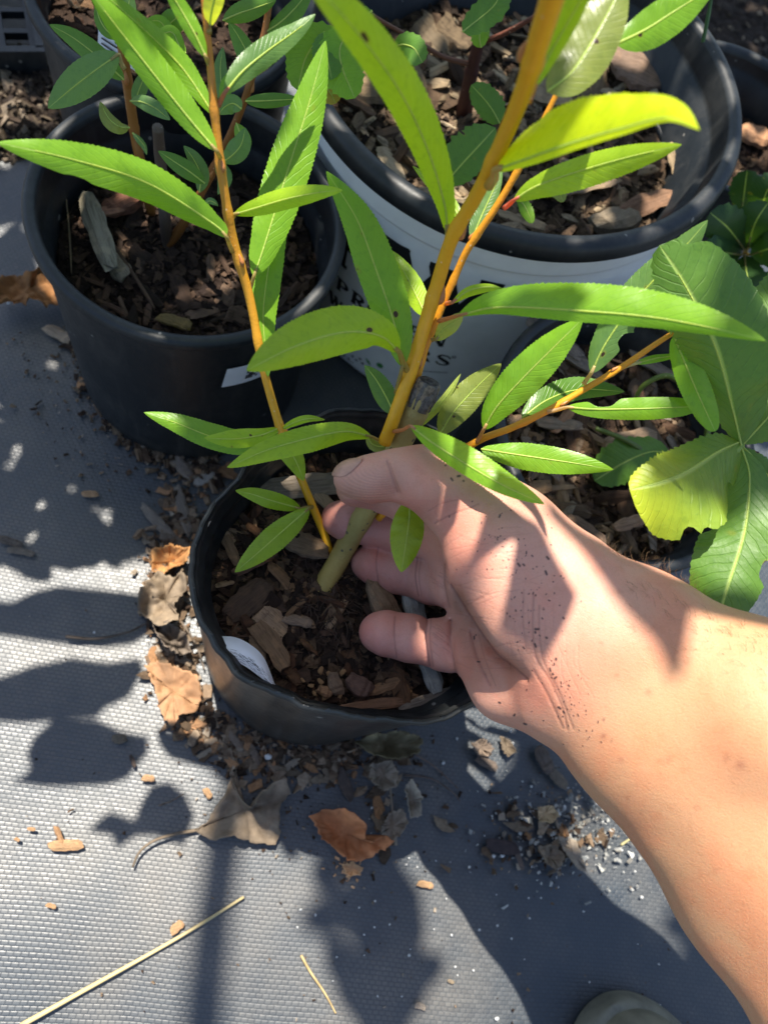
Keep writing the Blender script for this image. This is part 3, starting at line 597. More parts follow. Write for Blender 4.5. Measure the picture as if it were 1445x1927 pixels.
# ------------------------------------------------------------------ leaves and stems
GR = dict(lime=(.27, .46, .026), mid=(.175, .39, .03), dark=(.095, .23, .033), blue=(.12, .25, .085), pale=(.30, .40, .11), olive=(.21, .28, .075), yel=(.50, .68, .015))
LR_ = np.random.default_rng(21)
def leaf(parent, pts, hl, hr, col='mid', fold=.25, tilt=0., teeth=34, tooth=.034, pw=(.62, .80), bites=(), pet=None, wavy=.06, m=None, camber=.18, name='leaf', petcol=(.34, .30, .13), nj=5, twist=0., petw=.9, lab=None, tipcol=None):
    """blade along pixel/depth rows pts from base to tip; hl, hr: widest half width (pixels) left and right of the midrib"""
    n = 2 * teeth + 1; q = spline(pts, n); C = np.array([P(*r) for r in q]); ds = q[:, 2]
    T = nrm(np.gradient(C, axis=0)); V = nrm(C - CC); S = nrm(np.cross(T, V)); N = nrm(np.cross(T, S)); N *= -np.sign((N * V).sum(1))[:, None]   # N looks back to the viewer
    dm = float(np.mean(ds)); b = MB(); Vs = []; U = []; t = np.linspace(0, 1, n); a, c_ = pw
    w = (t ** a) * ((1 - t) ** c_); w /= w.max(); ph = LR_.uniform(0, 6.28); ph2 = LR_.uniform(0, 6.28); fq = LR_.uniform(7, 13)
    ci = GR[col] if isinstance(col, str) else col; ci = np.array(ci) * LR_.uniform(.9, 1.1)
    tj = LR_.uniform(.35, 1.5, 97)
    for i in range(n):
        al = tilt + twist * (t[i] - .5); Si = S[i] * math.cos(al) + N[i] * math.sin(al); Ni = N[i] * math.cos(al) - S[i] * math.sin(al)
        for j in range(-nj, nj + 1):
            s = j / nj; sd = 1 if s >= 0 else -1; H = (hl if sd > 0 else hr) * dm / FPX * w[i]
            k = abs(s)
            if abs(j) == nj: k += tooth * tj[i % 97] * (1 if i % 2 else -.3) * (1 if 0 < i < n - 1 else 0)
            for (tb, side, dep, wd) in bites:
                if side == sd: k = min(k, 1 - dep * math.exp(-((t[i] - tb) / wd) ** 4)) if k > 0 else k
            off = H * k; cam_ = camber * 4 * k * (1 - .5 * k) * .5
            z = -fold * off + camber * off * (1 - k) + wavy * H * k * k * math.sin(fq * t[i] + ph + (2 if sd > 0 else 0)) + .02 * H * math.sin(40 * t[i] + ph2) * k
            Vs.append(C[i] + Si * (sd * off * math.cos(fold * .6)) + Ni * z); U.append((t[i], .5 + .5 * s))
    m_ = 2 * nj + 1
    b.add(Vs, [(i * m_ + j, (i + 1) * m_ + j, (i + 1) * m_ + j + 1, i * m_ + j + 1) for i in range(n - 1) for j in range(m_ - 1)], [tuple(ci) if tipcol is None else tuple(ci * (1 - x) + np.array(tipcol) * x) for x in [min(1, max(0, (i // m_ / n * 1.5 - .35) + .5 * mn.noise(Vector(Vs[i]) * 40))) for i in range(n * m_)]], U)
    if pet is not None:
        st = P(*pet) if len(pet) == 3 else pet; mid = .5 * (st + C[0]) - N[0] * .001
        k0 = len(b.v); tube(b, spline([st, mid, C[0], C[min(4, n - 1)]], 9), np.linspace(.0011, .0006, 9) * petw, 6, petcol)
    # raised midrib
    k = int(n * .85); tube(b, C[:k] + N[:k] * .00005, np.linspace(.00042, .00015, k), 5, tuple(np.array((.42, .56, .17))), cap=False)
    for i in range(len(b.uv) - k * 5, len(b.uv)): b.uv[i] = (b.uv[i][0], .78)
    o = obj(name, b, m or M['leaf'], parent)
    if lab: o['label'] = lab
    return o
def stem(parent, pts, rpx, col, m=None, name='stem', sides=10, nodes=(), alpha=1, wob=.1, n=60, col2=None, own=True):
    q = spline([list(p) + [r] for p, r in zip(pts, np.broadcast_to(rpx, (len(pts),)))], n); C = np.array([P(*r[:3]) for r in q]); rad = q[:, 3] * q[:, 2] / FPX
    for (tn, g) in nodes: rad = rad * (1 + g * np.exp(-((np.linspace(0, 1, n) - tn) / .012) ** 2))
    b = MB(); tube(b, C, rad, sides, col, wob=wob)
    cc = []
    for i in range(n):
        c0 = np.array(col) if col2 is None else np.array(col) * (1 - i / (n - 1)) + np.array(col2) * i / (n - 1)
        cc += [tuple(c0) + (alpha,)] * sides
    b.c = cc
    for (tn, g) in nodes:
        i = int(tn * (n - 1)); 
        if g > .18: bud(b, C[i], nrm(C[min(n - 1, i + 1)] - C[max(0, i - 1)]), rad[i], LR_.uniform(0, 6.28), col)
    return obj(name, b, m or M['stem'], parent)
def bud(b, p, t, r, ang, col):
    a = nrm(np.cross(t, [.2, .3, .9])); c = np.cross(t, a); d = math.cos(ang) * a + math.sin(ang) * c
    q = [p + d * r * .8 - t * r * .3, p + d * r * 1.05 + t * r * .5, p + d * r * .95 + t * r * 1.6, p + d * r * .85 + t * r * 2.4]
    k = len(b.v); tube(b, spline(q, 8), np.array([.2, .55, .65, .6, .5, .38, .22, .05]) * r * .7, 7, (.50, .20, .06))
YEL, ORG = (.86, .45, .012), (.76, .32, .014)
TRB = G(608, 1105, FZ)
W = thing('willow_plant', TRB, 'bright green willow with yellow orange shoots, held by the hand in the front pot', 'potted plant')
td = depth(TRB)
tr = stem(W, [(592, 1150, td + .022), (606, 1110, td + .002), (650, 1030, .372), (695, 950, .352), (745, 850, .334), (786, 768, .318), (800, 735, .3135)], [21, 20, 20, 20, 21.5, 22.5, 20.5], (.45, .335, .085), M['trunk'], 'trunk', 16, [(.3, .05), (.42, .06), (.62, .05), (.9, .05)], 0, .07, 80, (.36, .30, .11))
b = MB(); e0, e1 = P(786, 768, .318), P(806, 722, .312); ed = nrm(e1 - e0); rs = 20.5 * .312 / FPX
tube(b, [e1 - ed * .0085, e1 - ed * .006, e1 - ed * .003, e1 - ed * .0006, e1 + ed * .0006, e1 + ed * .0010], np.array([1.0, 1.12, 1.15, 1.17, 1.1, .98]) * rs, 28, (.155, .14, .115), wob=.07); cs = obj('dead_stub', b, mat_flat('grey_dead_wood', (.24, .195, .135), .9, .35, 600, 1.0), tr)
b = MB(); tube(b, [e1 + ed * .0009, e1 + ed * .0013, e1 + ed * .0014], np.array([.95, .9, .02]) * rs, 28, (.12, .1, .085), wob=.05, cap=False); tube(b, [e1 + ed * .0012, e1 + ed * .0019, e1 + ed * .002], np.array([.34, .28, .02]) * rs, 14, (.12, .1, .08), wob=.1); obj('cut_face', b, mat_flat('weathered_cut_wood', (.115, .10, .088), .9, .4, 900, 1.0), cs)
tube(b, [e1 - ed * .011, e1 - ed * .006, e1 - ed * .001, e1 + ed * .0008, e1 + ed * .0012], np.array([1.16, 1.2, 1.15, 1.08, .86]) * rs, 24, (.10, .088, .072), wob=.25); obj('cut_stub', b, mat_flat('grey_dead_wood', (.15, .14, .125), .9, .35, 500, .9), tr)
stem(W, [(724, 832, .326), (740, 790, .318), (775, 690, .308), (815, 560, .292), (850, 450, .27), (895, 370, .25), (930, 300, .232), (985, 170, .205), (1022, 50, .182), (1062, -80, .16), (1090, -200, .145)], [13, 12.8, 12.8, 13, 13.2, 13.8, 15, 18, 22, 25, 26], YEL, None, 'stem', 14, [(.12, .06), (.26, .185), (.385, .185), (.52, .185), (.70, .185)], 1, .03, 110, (.80, .38, .014))
stem(W, [(772, 752, .324), (783, 715, .316), (800, 655, .310), (830, 580, .301), (858, 515, .293), (882, 465, .286), (930, 395, .276), (970, 328, .268), (1000, 270, .262), (1060, 150, .25), (1110, 40, .24)], [8.5, 8, 7.2, 7.2, 7, 7, 6.6, 6.4, 6, 5, 4.5], ORG, None, 'stem', 10, [(.1, .2), (.3, .2), (.42, .2), (.6, .2)])
stem(W, [(622, 1045, .378), (610, 1005, .374), (585, 945, .362), (558, 880, .352), (528, 806, .343), (495, 690, .328), (470, 560, .312), (440, 455, .297), (418, 330, .28), (405, 220, .268), (396, 120, .258), (386, 20, .247), (378, -80, .24)], [7.5, 7.5, 7.5, 7.5, 8, 8, 8.5, 8.5, 8.5, 8, 7, 6, 5], YEL, None, 'stem', 10, [(.22, .2), (.37, .15), (.5, .2), (.58, .22), (.66, .2), (.75, .2)], 1, .06, 110, (.50, .19, .03))
stem(W, [(712, 975, .358), (740, 948, .350), (800, 895, .338), (895, 832, .322), (960, 806, .317), (1030, 773, .311), (1100, 732, .306), (1170, 690, .30), (1240, 643, .294), (1275, 622, .292)], [7.5, 7.5, 7.5, 7.2, 6.8, 6.5, 6.2, 6, 5.2, 4], ORG, None, 'stem', 10, [(.32, .1), (.5, .25), (.62, .2), (.78, .2)])
def L_(pts, hl, hr, col='mid', fold=.25, sc=.79, **k):
    k['teeth'] = int(k.get('teeth', 34) * 1.35); k.setdefault('twist', LR_.normal(0, .22)); k.setdefault('wavy', .10)
    return leaf(W, pts, hl * sc, hr * sc, col, fold * 1.15, **k)
# fine dark roots spreading at the foot of the trunk
b = MB(); fr = np.random.default_rng(55)
for i in range(70):
    a0 = fr.uniform(0, 6.283); r0 = fr.uniform(.002, .016); x0 = G(628, 1132, FZ)[:2] + r0 * np.array([math.cos(a0), math.sin(a0)]); h_ = a0 + fr.normal(0, 1.2); q = []
    for k in range(7): q.append([x0[0], x0[1], fz(x0[0], x0[1]) + .0022 + .0018 * math.sin(k * 1.3 + i)]); h_ += fr.normal(0, .6); x0 = x0 + .0028 * np.array([math.cos(h_), math.sin(h_)])
    tube(b, spline(q, 16), np.linspace(.00028, .00012, 16), 4, tuple(np.array((.075, .05, .036)) * fr.uniform(.6, 1.6)), cap=False)
tag(obj('fine_roots', b, M['mulch'], W), kind='stuff')
# left shoot
L_([(427, 447, .288), (400, 420, .284), (277, 344, .265), (138, 300, .248), (-6, 268, .236)], 46, 46, 'mid', .22, pet=(438, 474, .298), bites=[(.66, 1, .14, .05)])
L_([(408, 284, .268), (350, 215, .262), (250, 88, .25), (205, 30, .243), (160, -30, .238)], 32, 44, 'mid', .35, pet=(414, 296, .274))
L_([(403, 216, .272), (345, 130, .266), (285, 68, .258), (215, 4, .25), (185, -30, .247)], 26, 34, 'mid', .3, tilt=.3, pet=(406, 222, .27))
L_([(388, 108, .254), (366, 62, .25), (335, 8, .246), (300, -50, .24)], 20, 22, 'mid', pet=(395, 122, .258))
L_([(395, 50, .25), (399, 20, .244), (408, -18, .238), (415, -60, .232)], 24, 22, 'pale', pet=(394, 62, .25))
L_([(423, 175, .262), (455, 136, .262), (500, 98, .264), (560, 55, .268), (594, 26, .27)], 30, 30, 'blue', pet=(411, 200, .267), petcol=(.4, .2, .14), teeth=26)
L_([(478, 520, .306), (500, 455, .304), (545, 310, .30), (583, 190, .296), (613, 76, .292)], 50, 52, 'mid', .15, pet=(470, 548, .311), teeth=40, m=None)
L_([(535, 395, .315), (512, 470, .318), (496, 582, .322), (500, 660, .326), (505, 710, .328)], 34, 34, 'mid', .1, teeth=26)
L_([(440, 404, .292), (480, 392, .285), (540, 374, .278), (600, 362, .273), (645, 358, .27)], 25, 24, 'lime', .3, pet=(434, 412, .293), teeth=26)
L_([(525, 812, .342), (470, 836, .338), (400, 822, .332), (330, 795, .328), (271, 776, .325)], 30, 32, 'mid', .25, teeth=26)
L_([(524, 806, .342), (495, 818, .334), (455, 825, .328), (420, 826, .324), (384, 824, .322)], 22, 27, 'lime', .3, teeth=20, tilt=.3)
L_([(530, 808, .343), (552, 796, .336), (580, 788, .332), (612, 790, .334)], 10, 9, 'lime', .2, teeth=14)
L_([(520, 818, .343), (538, 840, .342), (556, 866, .342), (572, 905, .343)], 24, 26, 'lime', .1, teeth=18, tilt=-.2)
L_([(700, 822, .322), (650, 812, .312), (580, 825, .302), (500, 848, .296), (427, 880, .292)], 34, 30, 'lime', .3, pet=(722, 832, .326), teeth=30)
L_([(566, 957, .352), (540, 950, .346), (505, 940, .34), (475, 930, .338), (443, 923, .336)], 20, 22, 'lime', .2, pet=(587, 955, .362), teeth=16)
L_([(582, 956, .35), (560, 975, .342), (520, 1010, .334), (480, 1045, .33), (442, 1077, .327)], 31, 31, 'lime', .15, pet=(588, 953, .362), teeth=22)
# main shoots
L_([(752, 664, .29), (715, 632, .272), (650, 625, .26), (560, 650, .25), (464, 697, .243)], 56, 62, 'lime', .3, pet=(768, 700, .309), teeth=36, petcol=(.36, .30, .10), petw=1.4, tilt=-.15)
L_([(757, 690, .302), (742, 610, .297), (705, 500, .292), (670, 410, .287), (614, 322, .28)], 46, 52, 'mid', .12, pet=(745, 740, .315), teeth=40)
L_([(802, 596, .302), (785, 560, .305), (765, 520, .309), (738, 472, .312)], 26, 27, 'lime', .2, teeth=18, pet=(806, 602, .297))
L_([(742, 780, .322), (728, 750, .326), (708, 715, .33), (686, 687, .334)], 26, 26, 'dark', .2, teeth=18)
L_([(842, 440, .274), (835, 380, .262), (800, 270, .236), (745, 160, .208), (655, 40, .18), (560, -60, .163)], 42, 60, 'lime', .2, pet=(842, 468, .272), teeth=44, tilt=.25, petw=1.5)
L_([(862, 594, .276), (940, 578, .262), (1080, 584, .248), (1220, 596, .238), (1330, 615, .23), (1441, 642, .224)], 66, 27, 'mid', .3, pet=(826, 604, .296), teeth=44, petcol=(.46, .25, .13), wavy=.12)
L_([(850, 570, .288), (880, 548, .282), (915, 540, .279), (946, 543, .277)], 10, 15, 'lime', .4, teeth=14, pet=(838, 572, .30), petcol=(.5, .25, .16))
L_([(820, 640, .302), (835, 620, .297), (850, 608, .294), (872, 588, .29)], 18, 22, 'pale', .1, teeth=14, pet=(812, 640, .305))
L_([(828, 818, .33), (850, 780, .328), (890, 735, .326), (943, 684, .322)], 36, 36, 'olive', .15, teeth=24)
L_([(786, 806, .334), (815, 775, .33), (840, 745, .327), (867, 703, .324)], 10, 10, 'pale', .3, teeth=16)
L_([(690, 822, .330), (705, 838, .333), (730, 838, .334), (760, 812, .335)], 14, 16, 'olive', .1, teeth=12)
L_([(772, 801, .288), (812, 832, .280), (880, 875, .272), (950, 915, .267), (1024, 949, .264)], 42, 26, 'mid', .35, pet=(742, 812, .318), teeth=34, petcol=(.46, .27, .18))
L_([(905, 845, .318), (950, 852, .315), (1030, 864, .312), (1090, 873, .31), (1154, 884, .309)], 32, 34, 'mid', .15, teeth=28)
L_([(910, 808, .312), (935, 765, .304), (985, 710, .294), (1045, 650, .285), (1097, 598, .279)], 46, 46, 'mid', .15, pet=(897, 832, .321), teeth=32, petcol=(.52, .34, .22))
L_([(1112, 702, .298), (1140, 645, .292), (1200, 560, .284), (1265, 490, .277), (1331, 414, .270)], 46, 52, 'blue', .2, pet=(1098, 722, .305), teeth=34, bites=[(.24, -1, .5, .055), (.33, -1, .25, .03)], petcol=(.5, .42, .28))
L_([(982, 786, .316), (1030, 752, .318), (1090, 733, .322), (1175, 737, .326)], 33, 26, 'dark', .15, teeth=22)
L_([(1068, 766, .303), (1120, 770, .298), (1200, 769, .294), (1260, 767, .292), (1312, 765, .29)], 27, 27, 'mid', .25, pet=(1030, 775, .31), teeth=30, bites=[(.28, 1, .75, .1)], petcol=(.5, .4, .28), pw=(.5, .35))
L_([(1268, 632, .29), (1285, 675, .286), (1310, 735, .282), (1345, 812, .278)], 34, 34, 'mid', .2, teeth=26, pw=(.45, .5))
L_([(1195, 684, .298), (1225, 676, .297), (1250, 672, .297), (1278, 668, .296)], 9, 10, 'mid', .2, teeth=12, pet=(1172, 690, .30), petcol=(.5, .5, .35))
L_([(1262, 628, .291), (1255, 612, .288), (1248, 600, .286), (1240, 585, .284)], 10, 10, 'dark', .2, teeth=12)
L_([(770, 940, .325), (770, 975, .322), (764, 1020, .32), (755, 1077, .318)], 32, 34, 'lime', .15, teeth=22, sc=.95)
L_([(932, 320, .23), (1000, 296, .214), (1080, 268, .198), (1170, 242, .184), (1255, 222, .174), (1316, 245, .168)], 108, 20, 'yel', .12, pet=(918, 352, .238), teeth=40, pw=(.42, .95), tilt=-.5, petcol=(.46, .36, .14), petw=1.5, tooth=.04)
L_([(1002, 168, .208), (1035, 100, .2), (1075, 30, .19), (1130, -70, .178)], 44, 24, 'lime', .35, pet=(992, 190, .21), teeth=30, petw=1.4, petcol=(.55, .34, .16))
L_([(1030, 172, .222), (1080, 130, .222), (1135, 40, .222), (1180, -50, .222)], 66, 62, 'olive', .1, teeth=34)
L_([(1160, 82, .24), (1215, 55, .24), (1270, 20, .24), (1350, -30, .24)], 42, 48, 'mid', .1, teeth=32)
L_([(966, 377, .268), (1010, 350, .262), (1090, 322, .254), (1180, 296, .246), (1282, 272, .238)], 32, 42, 'lime', .2, pet=(948, 392, .274), teeth=36, petcol=(.50, .16, .12))
L_([(888, 452, .285), (900, 420, .284), (920, 375, .283), (945, 320, .282)], 24, 22, 'blue', .1, teeth=24, pet=(882, 466, .286), petcol=(.5, .25, .15))
L_([(868, 420, .29), (850, 385, .292), (815, 350, .296), (776, 312, .30)], 13, 15, 'lime', .2, teeth=18)

# ------------------------------------------------------------------ willow of the left pot
lb_ = G(318, 470, LZ)
W2 = thing('willow_plant', lb_, 'young willow with dull blue green leaves and brown stems in the left black pot', 'potted plant')
d0 = depth(lb_)
stem(W2, [(322, 490, d0 + .006), (316, 455, d0), (310, 400, d0 - .03), (303, 310, d0 - .05), (297, 240, d0 - .075)], [10, 11, 11, 10.5, 10.5], (.12, .085, .06), M['trunk'], 'trunk', 10, [(.4, .1)], .6)
BR = (.30, .12, .03)
stem(W2, [(312, 465, d0 + .004), (340, 430, d0 - .015), (380, 362, d0 - .045), (412, 300, d0 - .07), (440, 240, d0 - .09), (470, 160, d0 - .11), (500, 50, d0 - .125), (515, -60, d0 - .14)], [9, 9, 8, 8, 7.5, 7, 6.5, 6], BR, None, 'stem', 8, [(.3, .2), (.6, .2)])
stem(W2, [(285, 400, d0 + .004), (266, 310, d0 - .035), (254, 250, d0 - .05), (240, 150, d0 - .075), (228, 60, d0 - .095), (218, -60, d0 - .115)], [9, 9, 9, 9.5, 9, 8], (.36, .15, .03), None, 'stem', 8, [(.35, .2), (.55, .2), (.75, .2)])
D = lambda *a, **k: leaf(W2, *a, m=M['leaf_dull'], tooth=k.pop('tooth', .02), teeth=k.pop('teeth', 16), **k)
D([(225, 102, .335), (190, 125, .33), (140, 163, .325), (91, 204, .32)], 30, 30, 'blue', .2, pet=(236, 130, .34))
D([(234, 150, .345), (195, 115, .342), (140, 72, .34), (93, 46, .338)], 20, 20, 'dark', .2)
D([(244, 240, .36), (225, 238, .355), (205, 222, .352), (189, 191, .35)], 16, 10, 'olive', .2)
D([(246, 190, .355), (268, 192, .35), (295, 205, .35), (321, 226, .352)], 14, 14, 'blue', .2)
D([(254, 195, .362), (262, 170, .36), (272, 145, .358), (278, 130, .357)], 13, 14, 'blue', .2)
D([(386, 345, .355), (360, 325, .35), (330, 305, .347), (298, 284, .345)], 16, 16, 'dark', .2)
D([(376, 362, .36), (378, 330, .356), (365, 300, .353), (346, 274, .35)], 13, 17, 'blue', .2)
D([(420, 305, .345), (440, 290, .34), (455, 270, .338), (462, 240, .337)], 20, 20, 'blue', .2)
D([(408, 302, .35), (425, 330, .35), (420, 352, .352), (410, 366, .354)], 12, 16, 'blue', .2)
D([(385, 385, .37), (395, 378, .368), (405, 382, .368), (411, 388, .37)], 6, 6, 'blue', .2, teeth=8)
D([(462, 190, .33), (490, 190, .33), (530, 188, .33), (566, 186, .33)], 13, 13, 'dark', .2)
D([(455, 205, .33), (440, 195, .33), (425, 200, .33), (412, 215, .33)], 18, 16, 'blue', .2)
D([(432, 210, .34), (420, 170, .34), (415, 130, .34), (420, 88, .34)], 15, 15, 'blue', .2)
D([(478, 145, .325), (470, 110, .322), (450, 70, .32), (430, 40, .318)], 20, 16, 'dark', .2)
D([(420, 38, .318), (450, 25, .314), (480, 15, .31), (520, 0, .306)], 18, 18, 'dark', .2)
D([(500, 60, .32), (530, 40, .318), (560, 10, .316), (590, -30, .315)], 14, 20, 'dark', .2)
D([(480, 130, .335), (455, 140, .335), (430, 160, .336), (415, 190, .337)], 14, 16, 'mid', .2)
D([(345, 112, .34), (335, 80, .335), (320, 60, .332), (280, 78, .33)], 10, 12, 'mid', .2)
D([(350, 100, .35), (318, 62, .345), (300, 40, .342), (270, 42, .34)], 16, 14, 'mid', .2)
D([(300, 70, .35), (320, 45, .347), (335, 30, .345), (345, 5, .343)], 20, 22, 'dark', .2)
D([(228, 66, .33), (236, 40, .327), (242, 15, .325), (246, -20, .322)], 14, 16, 'blue', .2)
D([(228, 70, .335), (205, 60, .332), (190, 40, .33), (180, 10, .328)], 12, 14, 'dark', .2)
D([(250, 250, .37), (262, 262, .37), (272, 275, .372), (277, 292, .374)], 5, 7, 'blue', .2, teeth=8)
D([(445, 232, .345), (452, 250, .343), (460, 270, .342), (458, 292, .343)], 15, 12, 'mid', .2)
D([(505, 70, .325), (490, 95, .325), (475, 110, .326), (455, 118, .327)], 12, 16, 'mid', .2)
D([(425, 345, .36), (415, 320, .356), (418, 300, .353), (428, 280, .35)], 10, 12, 'dark', .2)

# ------------------------------------------------------------------ shrub of the white pot
wb_ = G(880, 205, WZ + .003)
W3 = thing('shrub', wb_, 'sparse shrub with dark red woody stems and small toothed leaves in the white pot', 'shrub')
d1 = depth(wb_); RD = (.085, .028, .018)
stem(W3, [(872, 215, d1 + .006), (878, 180, d1 - .012), (895, 100, d1 - .045), (912, 30, d1 - .075), (925, -60, d1 - .11)], [17, 14, 12, 11, 11], RD, M['trunk'], 'stem', 10, [(.3, .15)], .8)
stem(W3, [(880, 120, d1 - .04), (830, 105, d1 - .05), (775, 72, d1 - .065), (715, 38, d1 - .08), (660, 0, d1 - .09)], [5, 4.5, 4, 4, 3], (.16, .06, .025), M['trunk'], 'stem', 6)
stem(W3, [(893, 85, d1 - .05), (950, 62, d1 - .065), (1010, 28, d1 - .08), (1060, -10, d1 - .09)], [5, 5, 4.5, 4], (.16, .05, .025), M['trunk'], 'stem', 6)
B = lambda *a, **k: leaf(W3, *a, m=M['leaf_broad'], tooth=k.pop('tooth', .10), teeth=k.pop('teeth', 9), pw=k.pop('pw', (.5, .55)), **k)
B([(742, 88, .35), (760, 84, .345), (780, 92, .342), (795, 118, .34)], 22, 32, 'dark', .15)
B([(940, 232, .40), (925, 205, .398), (905, 180, .397), (886, 160, .396)], 24, 26, 'dark', .15)
B([(838, 345, .385), (868, 310, .382), (905, 270, .38), (932, 240, .38)], 44, 34, 'dark', .15)
B([(905, 90, .39), (902, 72, .388), (904, 55, .387), (912, 30, .386)], 16, 18, 'mid', .15)
B([(660, 55, .33), (640, 90, .33), (645, 130, .332), (668, 185, .335)], 40, 40, 'mid', .15, teeth=12)
B([(640, 80, .335), (600, 80, .335), (575, 110, .337), (560, 170, .34)], 40, 36, 'mid', .15, teeth=12)
B([(590, 150, .35), (605, 160, .35), (620, 172, .35), (632, 195, .351)], 24, 22, (.34, .30, .04), .15)
B([(610, 60, .33), (612, 90, .33), (618, 120, .331), (625, 150, .332)], 30, 26, 'dark', .15, teeth=12)
B([(975, 375, .42), (985, 385, .42), (993, 400, .42), (1002, 420, .42)], 11, 12, 'mid', .1)
B([(1025, 360, .40), (1037, 355, .398), (1050, 362, .397), (1060, 380, .397)], 14, 12, 'olive', .1)
B([(700, 20, .30), (680, 40, .30), (690, 62, .302), (705, 80, .304)], 14, 24, 'dark', .15)
B([(870, 60, .36), (925, 15, .36), (940, -10, .36), (960, -50, .36)], 26, 26, 'dark', .15)

# ------------------------------------------------------------------ broad palmate plant of the right pot
rb_ = G(1300, 900, RZ + .003)
W4 = thing('broad_leaved_plant', rb_, 'plant with large toothed palmate leaves, partly yellowed, in the right pot', 'potted plant')
d2 = depth(rb_); GS = (.22, .34, .05)
hub = (1394, 838, .292)
stem(W4, [(1300, 905, d2 + .004), (1335, 890, d2 - .03), (1372, 862, .305), hub], [8, 7.5, 7, 7], GS, M['stem'], 'petiole', 8)
stem(W4, [(1300, 905, d2 + .004), (1240, 870, d2 - .012), (1180, 830, d2 - .022), (1120, 806, d2 - .02)], [7, 6, 5, 4.5], (.10, .15, .025), M['stem'], 'petiole', 8)
stem(W4, [(1300, 905, d2 + .004), (1330, 800, d2 - .02), (1270, 712, d2 - .03), (1215, 722, d2 - .022), (1190, 760, d2 - .01)], [6, 6, 5, 5, 4], (.12, .18, .03), M['stem'], 'petiole', 8)
K = lambda *a, **k: leaf(W4, *a, m=M['leaf_broad'], tooth=k.pop('tooth', .085), teeth=k.pop('teeth', 25), pw=k.pop('pw', (.8, .55)), nj=7, wavy=.2, **k)
K([hub, (1378, 770, .285), (1345, 650, .275), (1290, 540, .268), (1240, 462, .264)], 58, 106, (.085, .195, .035), .3, twist=.3, pw=(.7, .55), bites=[(.93, -1, .3, .03), (.3, -1, .12, .03)])
K([(1390, 832, .292), (1350, 850, .284), (1290, 888, .276), (1240, 908, .272), (1184, 922, .27)], 122, 52, (.13, .26, .03), .25, pw=(.6, .55), tipcol=(.36, .47, .03), bites=[(.55, 1, .10, .03), (.62, 1, .2, .03), (.2, 1, .3, .05)], lab='yellow green toothed leaf with an orange blotch')
K([(1396, 845, .292), (1410, 900, .288), (1400, 1000, .284), (1370, 1100, .281), (1345, 1180, .28)], 62, 78, (.095, .22, .035), .2, bites=[(.62, 1, .3, .06), (.45, -1, .25, .05)])
K([(1398, 842, .294), (1425, 870, .294), (1460, 920, .294), (1500, 1000, .294)], 26, 34, (.08, .19, .04), .2)
K([(1398, 836, .294), (1440, 790, .292), (1500, 720, .29), (1560, 640, .29)], 40, 60, (.11, .235, .035), .2)
K([(1260, 855, d2 - .016), (1225, 850, d2 - .02), (1175, 870, d2 - .022), (1118, 905, d2 - .02)], 36, 44, 'dark', .2, teeth=12)
K([(1395, 700, .30), (1420, 640, .298), (1470, 560, .296), (1520, 480, .296)], 50, 50, (.08, .18, .03), .2)
# ------------------------------------------------------------------ the person: one forearm and hand grown from a distance field, and the toe of a shoe
import openvdb
class Field:
    """signed distance on a camera-aligned metric grid; prims are round cones given in pixels + depth"""
    def __init__(s, lo, hi, h):
        s.h = h; s.lo = np.array(lo); n = np.ceil((np.array(hi) - s.lo) / h).astype(int); s.n = n
        s.ax = [s.lo[i] + np.arange(n[i]) * h for i in range(3)]; s.d = np.full(n, .03, np.float32)
    def cam(s, u, v, d): return np.array([(u - 722.5) * d / FPX, -(v - 963.5) * d / FPX, d])
    def window(s, a, b, r):
        lo = np.minimum(a, b) - r - .022; hi = np.maximum(a, b) + r + .022
        i0 = np.clip(((lo - s.lo) / s.h).astype(int), 0, s.n); i1 = np.clip(((hi - s.lo) / s.h).astype(int) + 1, 0, s.n)
        return tuple(slice(int(x), int(y)) for x, y in zip(i0, i1))
    def cone(s, p, q, arr, k, sq=1.0, sqdir=None):
        a, b = s.cam(*p[:3]), s.cam(*q[:3]); ra, rb = p[3] * p[2] / FPX, q[3] * q[2] / FPX
        w = s.window(a, b, max(ra, rb))
        X = [x[sl].astype(np.float32) for x, sl in zip(s.ax, w)]
        if min(len(x) for x in X) == 0: return
        gx, gy, gz = X[0][:, None, None], X[1][None, :, None], X[2][None, None, :]
        ab = b - a; L2 = ab @ ab + 1e-12
        t = np.clip(((gx - a[0]) * ab[0] + (gy - a[1]) * ab[1] + (gz - a[2]) * ab[2]) / L2, 0, 1)
        dx, dy, dz = gx - a[0] - t * ab[0], gy - a[1] - t * ab[1], gz - a[2] - t * ab[2]
        if sqdir is not None:
            m = dx * sqdir[0] + dy * sqdir[1] + dz * sqdir[2]; e = sq - 1
            dx, dy, dz = dx + m * e * sqdir[0], dy + m * e * sqdir[1], dz + m * e * sqdir[2]
        D = np.sqrt(dx * dx + dy * dy + dz * dz) - (ra + (rb - ra) * t)
        if sqdir is not None: D = D / max(1.0, sq ** .5)
        o = arr[w]; h = np.clip(.5 + .5 * (o - D) / k, 0, 1); arr[w] = o * (1 - h) + D * h - k * h * (1 - h)
    def chain(s, pts, arr, k, **kw):
        for p, q in zip(pts[:-1], pts[1:]): s.cone(p, q, arr, k, **kw)
VOX = .00115
fld = Field((-.075, -.375, .175), (.365, .055, .405), VOX)
palm = fld.d
